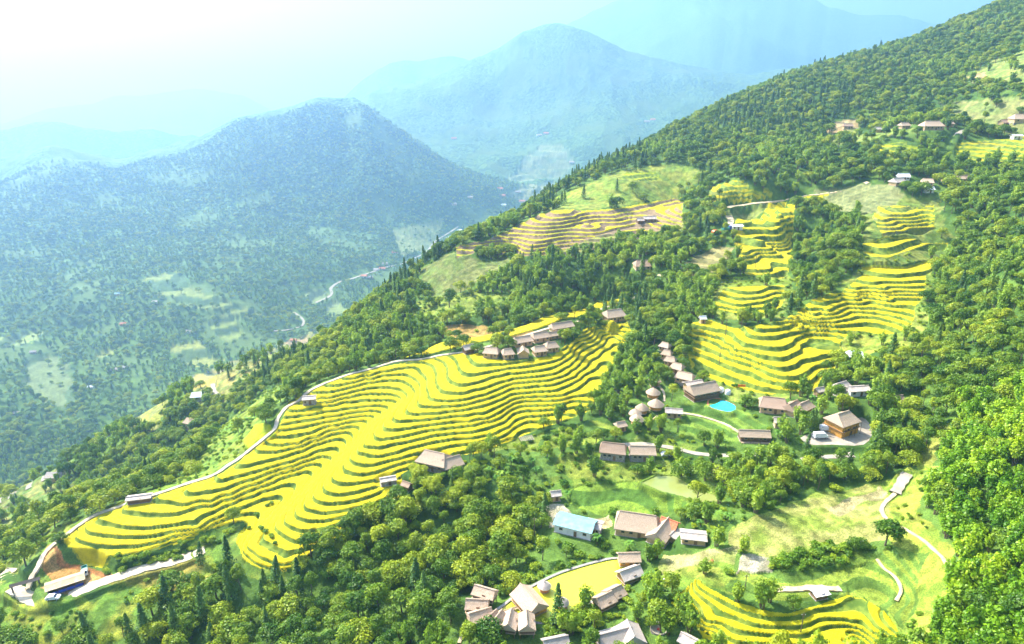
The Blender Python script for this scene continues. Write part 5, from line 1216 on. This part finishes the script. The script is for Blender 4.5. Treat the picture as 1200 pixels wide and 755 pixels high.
kind('bush', [broad_crown(500+i, 'leaf_bush', n=420, h=.42, nl=8, ls=.2) for i in range(3)], [trunk_mesh(16, .4, .05, 2)])
KN = ['broad', 'tall', 'conifer', 'bamboo', 'bright', 'banana', 'bush']

# ---- where what grows
def zone(pix): 
    pl = ground_poly(pix); return pl
Z_BRIGHT = zone([(1090,560),(1112,520),(1125,480),(1230,440),(1260,600),(1260,770),(1090,770),(1092,720),(1085,690),(1122,680),(1112,640),(1085,600)])
Z_BAM = [zone(p) for p in ([(560,345),(610,300),(680,300),(720,330),(715,360),(640,370),(560,382)], [(705,470),(700,430),(730,400),(755,420),(765,500),(735,505)], [(640,335),(600,310),(640,295)], [(660,520),(740,540),(740,600),(660,600)], [(120,540),(230,470),(330,410),(300,400),(200,440),(90,520)], [(850,170),(960,170),(980,230),(870,215)], [(850,590),(905,560),(900,630),(850,640)], [(780,360),(830,330),(850,380),(800,400)])]
Z_CON = [zone(p) for p in ([(830,150),(900,110),(1000,105),(1010,150),(900,160),(830,165)], [(100,690),(240,640),(340,690),(300,760),(100,760)], [(255,440),(330,410),(390,390),(350,430),(280,460)], [(935,530),(950,490),(1010,490),(1030,540),(980,560)], [(680,320),(760,300),(770,400),(700,380)], [(430,330),(520,290),(520,330),(450,400)], [(600,300),(700,320),(690,350),(600,350)], [(630,220),(760,180),(760,235),(640,245)])]
Z_BAN = [zone(p) for p in ([(740,450),(800,440),(900,480),(960,470),(980,500),(900,540),(760,530)], [(640,580),(760,560),(860,600),(840,650),(700,660),(640,640)], [(560,540),(660,520),(640,560),(560,570)], [(660,560),(740,548),(770,600),(670,600)])]
Z_THIN = [zone(p) for p in ([(740,440),(900,470),(970,540),(960,580),(740,540),(690,530)], [(560,520),(740,500),(740,560),(640,590),(560,560)], [(640,590),(860,590),(1000,570),(860,720),(640,750),(560,740)], [(740,600),(860,580),(870,640),(760,650)])]
Z_DENSE = zone([(790,590),(850,560),(900,540),(960,530),(1055,525),(1060,548),(1000,560),(960,572),(915,588),(880,608),(850,640),(815,640),(800,620)])
def wpoly(pl): 
    return lambda x, y: in_poly(x, y, pl)
runmax = np.maximum.accumulate(H / GR, axis=0)
def seen(x, y, z, hgt):
    a = np.arctan2(x, y); q = np.log(np.hypot(x, y)); rm = bil(runmax, (a - AZ[0]) / (AZ[1] - AZ[0]), np.interp(q, Q, np.arange(NQ)))
    return (z + hgt) / np.hypot(x, y) >= rm - .004
def scatter(cell, r0, r1, seed):
    g = np.random.default_rng(seed); xs = np.arange(-r1*.75, r1*.75, cell); ys = np.arange(r0*.6, r1, cell)
    gx, gy = np.meshgrid(xs, ys); gx = gx + g.uniform(-.46, .46, gx.shape)*cell; gy = gy + g.uniform(-.46, .46, gy.shape)*cell
    r = np.hypot(gx, gy); a = np.arctan2(gx, gy); k = (r > r0) & (r <= r1) & (a > R(-46)) & (a < R(54 if r1 < 600 else 44)); return gx[k], gy[k]
S = {k: [] for k in ('x','y','s','k','v','h')}
def emit(x, y, s, k, v, h):
    for n_, q in zip(('x','y','s','k','v','h'), (x, y, s, k, v, h)): S[n_].append(np.broadcast_to(q, x.shape).astype(float))
g0 = np.random.default_rng(77)
for cell, r0, r1, seed in ((4.4, 110, 470, 1), (6.2, 470, 1150, 2), (10.5, 1150, 2900, 3)):
    x, y = scatter(cell, r0, r1, seed); ok = Hat(x, y, tree_ok); z = Hat(x, y)
    den = fbm(x/35, y/35, 3, 71)
    thin = np.zeros(x.shape, bool)
    for pl in Z_THIN: thin |= in_poly(x, y, pl)
    dz_ = in_poly(x, y, Z_DENSE); thin &= ~dz_; ok = np.where(dz_, np.maximum(ok, .9 * (Hat(x, y, tree_ok) > .003)), ok)
    keep = (g0.random(x.shape) < np.clip(ok * np.where(thin, .8, .94 if r0 < 1000 else .85), 0, 1)) & seen(x, y, z, 16) & (ok > .015)
    x, y, z, den, thin = x[keep], y[keep], z[keep], den[keep], thin[keep]; n = len(x)
    k = np.where(g0.random(n) < .18, 1, 0); mx = g0.random(n)
    k = np.where((mx < .025), 2, k); k = np.where((fbm(x/60, y/60, 3, 83) > .56) & (mx > .40), 3, k)
    for pl in Z_BAM: k = np.where(in_poly(x, y, pl) & (mx < .62), 3, k)
    for pl in Z_CON: k = np.where(in_poly(x, y, pl) & (mx > .66), 2, k)
    for pl in Z_BAN: k = np.where(in_poly(x, y, pl) & (mx < .30), 5, k)
    br = in_poly(x, y, Z_BRIGHT); k = np.where(br & (mx < .93), 4, np.where(br, 0, k))
    k = np.where(thin & (k == 0) & (mx > .45), 6, k)
    u1 = g0.random(n)
    s = np.select([k == 0, k == 1, k == 2, k == 3, k == 4, k == 5, k == 6], [2.6 + 2.8*u1**1.3 + 1.2*(den - .5), 2.5 + 1.4*u1, 1.7 + 2.0*u1, 2.8 + 1.6*u1, 2.7 + 1.6*u1, 1.5 + .8*u1, 1.5 + 1.2*u1])
    s = s * np.where(thin & (k == 0), .72, 1) * (1 if r0 < 400 else 1.12 if r0 < 1000 else 1.45)
    emit(x, y, s, k, g0.integers(0, 60, n), z)
x, y = scatter(3.5, 110, 420, 21); kp = in_poly(x, y, Z_BRIGHT) & (Hat(x, y, tree_ok) > .3) & seen(x, y, Hat(x, y), 12); x, y = x[kp], y[kp]
emit(x, y, 2.2 + 3.0*g0.random(len(x))**1.5, np.where(g0.random(len(x)) < .93, 4, 0), g0.integers(0, 60, len(x)), Hat(x, y))
# undergrowth and hedge bushes along banks, pond shores and open slopes
def rows(pix_lines, step, s0, s1, kk, jit=.8):
    for line in pix_lines:
        P = [hit(u, v) for u, v in line]; P = [p for p in P if p]
        for a, b in zip(P[:-1], P[1:]):
            L = math.dist(a[:2], b[:2]); m = max(1, int(L/step))
            t = (np.arange(m) + g0.random(m)) / m; x = a[0] + (b[0]-a[0])*t + g0.normal(0, jit, m); y = a[1] + (b[1]-a[1])*t + g0.normal(0, jit, m)
            emit(x, y, g0.uniform(s0, s1, m), kk, g0.integers(0, 60, m), Hat(x, y))
rows([[(905,662),(930,655),(960,648),(1000,642),(1022,645)], [(905,668),(950,660),(1000,655)], [(915,655),(960,645),(1015,638)]], 1.6, 1.3, 2.4, 6)
rows([[(575,735),(560,738),(600,742)], [(640,738),(660,730),(690,718),(715,708),(735,698)], [(640,745),(680,735),(720,722),(745,700)], [(628,736),(650,727),(680,715)]], 1.5, .9, 1.9, 6)
rows([[(585,700),(620,682),(655,668),(690,655),(725,648)]], 1.6, .7, 1.4, 6, .5)
rows([[(485,545),(520,556),(560,545),(600,535),(640,524),(690,505)], [(560,528),(620,518),(680,500)], [(500,565),(540,565),(580,552)]], 2.6, 1.1, 2.2, 6, 1.2)
rows([[(120,660),(160,656),(200,648),(240,636),(275,625)], [(140,664),(180,658),(225,646)]], 1.6, 1.0, 2.0, 6)
rows([[(285,625),(300,620),(315,625),(325,640)], [(303,606),(318,592),(330,588)], [(800,432),(830,445),(870,458),(905,468)]], 2.2, .8, 1.5, 6)
rows([[(395,640),(430,622),(460,608),(480,585),(490,560)]], 3.0, 2.2, 3.6, 0, 1.4)
rows([[(940,540),(955,520),(950,500),(990,525),(1000,500),(1010,515),(1030,520)]], 4.5, 2.0, 2.7, 2, .8)
rows([[(640,615),(636,600)], [(845,440),(845,420)]], 6, 2.6, 3.2, 2, .5)
rows([[(240,670),(236,655)], [(152,668),(158,680)]], 4, 2.4, 3.0, 2, .6)
rows([[(870,500),(880,485),(872,478)], [(893,480),(915,478)]], 5, 3.0, 4.2, 0, .8)
rows([[(545,700),(550,680),(580,675)], [(540,720),(530,740),(545,755)]], 3.2, 2.4, 3.6, 0, 1.2)
rows([[(903,478),(915,482),(925,488),(940,492),(930,498)], [(700,668),(750,668),(765,690)], [(650,640),(700,640),(745,645)], [(560,560),(600,560)], [(690,735),(705,745)], [(815,520),(850,515)]], 4.2, 1.8, 2.7, 5, 1.0)
rows([[(880,360),(884,372)], [(1035,375),(1030,382)], [(1040,378),(1045,385)]], 3.0, 2.6, 3.6, 0, .6)
rows([[(475,305),(480,300)], [(573,268),(578,268)], [(520,287),(525,283)], [(560,282),(562,280)], [(605,248),(612,246)], [(635,250),(660,240),(690,232)], [(715,222),(735,228)], [(470,340),(520,300)], [(740,205),(760,190)]], 8, 2.6, 3.6, 2, 1.5)
# low leafy plants over open slopes: bushes sprinkled thinly
x, y = scatter(3.3, 110, 420, 9); okb = Hat(x, y, tree_ok); rc = Hat(x, y, rice)
dn = fbm(x/14, y/14, 3, 91); kp = (rc < .02) & (okb > .015) & ((okb < .5) | np.any([in_poly(x, y, q) for q in Z_THIN], axis=0)) & (dn > .40) & (g0.random(x.shape) < .85) & seen(x, y, Hat(x, y), 3); x, y = x[kp], y[kp]
emit(x, y, g0.uniform(.5, 1.5, len(x)), 6, g0.integers(0, 60, len(x)), Hat(x, y))
for k_ in S: S[k_] = np.concatenate(S[k_])
SX, SY, SS, SK, SV, SZ = (S[k_] for k_ in ('x','y','s','k','v','h')); SK = SK.astype(int); SV = SV.astype(int)
# keep roads and water clear
clear = (Hat(SX, SY, tree_ok) > .002) | (SK == 6)
pu, pv, pd = project(SX, SY, SZ + SS)
inview = (pu > -60) & (pu < 1260) & (pv > -40) & (pv < 815)
for nm, pl in (('pond', pondP), ('pond2', pond2P), ('pool', poolP), ('plaza', plazaP)): clear &= ~in_poly(SX, SY, pl)
sel = clear & ((pd < 1100) | inview)
SX, SY, SS, SK, SV, SZ, pu, pv, pd, inview = (q[sel] for q in (SX, SY, SS, SK, SV, SZ, pu, pv, pd, inview))
hgt = np.select([SK == 1, SK == 2, SK == 3, SK == 4, SK == 6], [2.0, 3.3, 2.0, 2.0, .6], 1.2) * SS
size = SS / pd * inview * (pu > -10) * (pu < 1210) * (pv > -5) * (pv < 765) * seen(SX, SY, SZ, hgt * .6)
print('plants', len(SX), {n: int((SK == i).sum()) for i, n in enumerate(KN)})
single = np.zeros(len(SX), bool)
for ks, cap in (((0, 1), 290), ((2,), 220), ((3,), 120), ((4,), 170), ((5,), 90), ((6,), 110)):
    idx = np.where(np.isin(SK, ks))[0]; idx = idx[np.argsort(-size[idx])][:cap]; idx = idx[size[idx] > 0]; single[idx] = True
tilt = g0.normal(0, .05, (len(SX), 2)); rotz = g0.uniform(0, 6.283, len(SX)); squash = g0.uniform(.88, 1.15, len(SX))

NAME = {0: ('broadleaf_tree', 'tree'), 1: ('slender_tree', 'tree'), 2: ('conifer_tree', 'conifer'), 3: ('bamboo_clump', 'bamboo'), 4: ('bamboo_clump', 'bamboo'), 5: ('banana_plant', 'banana plant'), 6: ('leafy_bush', 'bush')}
AD = {0: 'round green broadleaf tree', 1: 'slender tall broadleaf tree', 2: 'narrow dark green conifer', 3: 'pale green feathery bamboo clump', 4: 'bright yellow green bamboo clump', 5: 'broad leaved banana plant', 6: 'low leafy green bush'}
def place_words(u, v):
    if u > 1060 and v > 440: return 'in the bright bamboo grove on the right' if v > 560 else 'on the slope above the bamboo grove'
    if u > 1000 and v > 330: return 'on the dark wooded slope right of the golden terraces'
    if 880 < u < 1050 and 600 < v < 700: return 'along the bank below the dry meadow'
    if 920 < u < 1060 and 440 < v: return 'around the concrete car park'
    if 800 < u < 960 and 430 < v < 540: return 'beside the pool and the brown thatched house'
    if 740 < u <= 800 and 380 < v < 540: return 'among the round huts of the resort'
    if 740 < u and 540 <= v < 600: return 'below the lower resort road'
    if 740 < u and v >= 600: return 'between the lower hamlet and the lowest terraces'
    if 630 < u and v >= 640: return 'on the near shore of the algae pond'
    if 630 < u and 510 < v < 640: return 'around the concrete yard and the blue barn'
    if u > 480 and v >= 660: return 'beside the arc of stilt huts'
    if u > 480 and 500 < v: return 'in the wood below the large farmhouse'
    if 300 < u and v > 560: return 'in the dark wood at the foot of the main terraces'
    if u <= 300 and v > 600: return 'in the wood below the concrete road bend'
    if 680 < u <= 760 and 330 < v: return 'in the gully right of the main terraces'
    if u <= 300: return 'on the slope behind the crest road'
    if 480 < u < 700 and v > 300: return 'in the wood behind the crest lodges'
    if u < 500: return 'in the forest belt behind the main terraces'
    if v < 170: return 'in the forest on the upper right slope'
    if u > 840 and v > 220: return 'between the two flights of golden terraces'
    return 'on the middle hill near the brown terraces'
def size_word(s, k): 
    lo, hi = {0: (3.2, 4.4), 1: (2.8, 3.4), 2: (2.8, 3.6), 3: (3.2, 3.9), 4: (3.2, 3.9), 5: (1.8, 2.1), 6: (1.2, 1.9)}[k]
    return 'small' if s < lo else 'large' if s > hi else 'middling'
for i in np.where(single)[0]:
    k = SK[i]; cr, tr = KIND[KN[k]]; nm, ct = NAME[k]
    o = bpy.data.objects.new(nm, None); COL.objects.link(o); o.location = (SX[i], SY[i], SZ[i]); o.rotation_euler = (tilt[i, 0], tilt[i, 1], rotz[i]); o.scale = (SS[i], SS[i], SS[i]*squash[i])
    u_, v_ = pu[i], pv[i]; w_ = place_words(u_, v_); lb = size_word(SS[i], k) + ' ' + AD[k] + ' ' + w_; lb = ' '.join(lb.split()[:16])
    tag(o, lb, ct, lb.split(' ', 1)[1])
    c = bpy.data.objects.new('crown', cr[SV[i] % len(cr)]); COL.objects.link(c); c.parent = o
    t = bpy.data.objects.new('trunk' if k not in (3, 4) else 'stems', tr[SV[i] % len(tr)]); COL.objects.link(t); t.parent = o

# ---- the rest of each wood as one mass per kind, real trees set by geometry nodes
def mass(name, label, k, sel):
    idx = np.where(sel)[0]
    if len(idx) == 0: return
    crowns, trunks = KIND[KN[k]]; src = bpy.data.collections.new(name + '_kinds')
    for j, cm in enumerate(crowns):
        m = cm.copy(); bm = bmesh.new(); bm.from_mesh(cm); nb = len(bm.faces); bm.from_mesh(trunks[j % len(trunks)]); bm.faces.ensure_lookup_table()
        for f in bm.faces[nb:]: f.material_index = 1
        bm.to_mesh(m); bm.free(); m.materials.append(trunks[j % len(trunks)].materials[0]); src.objects.link(bpy.data.objects.new('%s_%d' % (name, j), m))
    me = bpy.data.meshes.new(name); n = len(idx); me.vertices.add(n); me.vertices.foreach_set('co', np.stack([SX[idx], SY[idx], SZ[idx]], 1).astype(np.float32).ravel())
    a = me.attributes.new('turn', 'FLOAT_VECTOR', 'POINT'); a.data.foreach_set('vector', np.stack([tilt[idx, 0], tilt[idx, 1], rotz[idx]], 1).astype(np.float32).ravel())
    a = me.attributes.new('grow', 'FLOAT_VECTOR', 'POINT'); a.data.foreach_set('vector', np.stack([SS[idx], SS[idx], SS[idx]*squash[idx]], 1).astype(np.float32).ravel())
    a = me.attributes.new('pick', 'INT', 'POINT'); a.data.foreach_set('value', (SV[idx] % len(crowns)).astype(np.int32))
    o = bpy.data.objects.new(name, me); COL.objects.link(o); o['kind'] = 'stuff'; o['label'] = label
    ng = bpy.data.node_groups.new(name, 'GeometryNodeTree'); ng.interface.new_socket('Geometry', in_out='INPUT', socket_type='NodeSocketGeometry'); ng.interface.new_socket('Geometry', in_out='OUTPUT', socket_type='NodeSocketGeometry')
    N = ng.nodes; L = ng.links; gi = N.new('NodeGroupInput'); go = N.new('NodeGroupOutput'); ci = N.new('GeometryNodeCollectionInfo'); ci.inputs['Collection'].default_value = src; ci.inputs['Separate Children'].default_value = True; ci.inputs['Reset Children'].default_value = True
    ip = N.new('GeometryNodeInstanceOnPoints'); ip.inputs['Pick Instance'].default_value = True
    def na(nm, ty): q = N.new('GeometryNodeInputNamedAttribute'); q.data_type = ty; q.inputs['Name'].default_value = nm; return q.outputs['Attribute']
    m2p = N.new('GeometryNodeMeshToPoints'); L.new(gi.outputs[0], m2p.inputs[0]); L.new(m2p.outputs[0], ip.inputs['Points']); L.new(ci.outputs[0], ip.inputs['Instance'])
    e2r = N.new('FunctionNodeEulerToRotation'); L.new(na('turn', 'FLOAT_VECTOR'), e2r.inputs[0]); L.new(e2r.outputs[0], ip.inputs['Rotation']); L.new(na('grow', 'FLOAT_VECTOR'), ip.inputs['Scale']); L.new(na('pick', 'INT'), ip.inputs['Instance Index'])
    L.new(ip.outputs[0], go.inputs[0]); md = o.modifiers.new('wood', 'NODES'); md.node_group = ng
near = pd < 560
for k, nm, lb in ((0, 'broadleaf_forest', 'dark green broadleaf forest filling the gullies and slopes'), (1, 'tall_tree_forest', 'slender tall trees standing through the forest'), (2, 'conifer_forest', 'stands of dark narrow conifers on the slopes'),
                  (3, 'bamboo_thicket', 'pale green bamboo thickets on the slopes'), (4, 'bamboo_grove', 'bright green bamboo grove covering the right hand slope'), (5, 'banana_grove', 'banana plants scattered round the hamlets'), (6, 'undergrowth', 'low bushes and undergrowth on banks and open slopes')):
    mass(nm, lb, k, (SK == k) & ~single & (near | (k != 0)))
mass('valley_forest', 'hazy forest covering the far valley sides', 0, (SK == 0) & ~single & ~near)
# a single red flowering shrub by the hamlet path
p = hit(834, 662); z = float(Hat(p[0], p[1])); o = empty('flowering_shrub', (p[0], p[1], z)); o.scale = (1.0, 1.0, 1.3); tag(o, 'small shrub with red flowers above the lowest terraces', 'shrub')
for nm, m in (('flowers', broad_crown(901, 'leaf_red', 160, nl=5)), ('stem', trunk_mesh(3, .8, .06))):
    c = bpy.data.objects.new(nm, m); COL.objects.link(c); c.parent = o

# ------------------------------------------------------------------ air, sky, sun, camera
hz = MB().box((0, 6900, 440), (22000, 14200, 2640)).build
m = bpy.data.materials.new('haze'); m.use_nodes = True; nt = m.node_tree; nt.nodes.clear(); out = nt.nodes.new('ShaderNodeOutputMaterial'); pvn = nt.nodes.new('ShaderNodeVolumePrincipled')
pvn.inputs['Color'].default_value = HAZE_COL if 'HAZE_COL' in globals() else (.37, .63, 1, 1); pvn.inputs['Density'].default_value = 2.15e-4; pvn.inputs['Anisotropy'].default_value = .6
lnk(nt, pvn.outputs[0], out.inputs['Volume']); MATS['haze'] = m
zmin = float(H.min()) - 1; zmax = float(H.max()) + 60
o = MB().box((0, 6500, (zmin + zmax)/2), (24000, 14000, zmax - zmin)).build('haze', 'haze'); o['kind'] = 'stuff'; o['label'] = 'pale blue haze filling the valley air'
print('air', zmin, zmax)
SUN_AZ = R(-50); SUN_EL = R(46)
w = bpy.data.worlds.new('World'); scene.world = w; w.use_nodes = True; nt = w.node_tree; sk = nt.nodes.new('ShaderNodeTexSky'); sk.sky_type = 'NISHITA'; sk.sun_disc = False
sk.sun_elevation = SUN_EL; sk.sun_rotation = SUN_AZ % (2*math.pi); sk.altitude = 900; sk.dust_density = 7.0; sk.air_density = 1.2
nt.links.new(sk.outputs[0], nt.nodes['Background'].inputs[0]); nt.nodes['Background'].inputs[1].default_value = .13
sl = bpy.data.lights.new('sun', 'SUN'); so = bpy.data.objects.new('sun', sl); COL.objects.link(so); sl.energy = 5.0; sl.angle = R(.5); sl.color = (1, .94, .82)
dvec = Vector((math.sin(SUN_AZ)*math.cos(SUN_EL), math.cos(SUN_AZ)*math.cos(SUN_EL), math.sin(SUN_EL))); so.rotation_euler = dvec.to_track_quat('Z', 'Y').to_euler(); so.location = (0, 0, 300)
cam = bpy.data.cameras.new('camera'); co = bpy.data.objects.new('camera', cam); COL.objects.link(co); scene.camera = co
cam.sensor_width = 36; cam.lens = 36*FPX/1200; cam.clip_end = 60000; cam.clip_start = .5; co.rotation_euler = (R(90) - PITCH, 0, 0)
scene.view_settings.view_transform = 'Standard'; scene.view_settings.look = 'None'; scene.view_settings.gamma = 1.0; scene.view_settings.exposure = 1.55
cy = scene.cycles; cy.use_denoising = True; cy.max_bounces = 6; cy.diffuse_bounces = 3; cy.volume_bounces = 1; cy.transmission_bounces = 2; cy.transparent_max_bounces = 4; cy.sample_clamp_indirect = 4
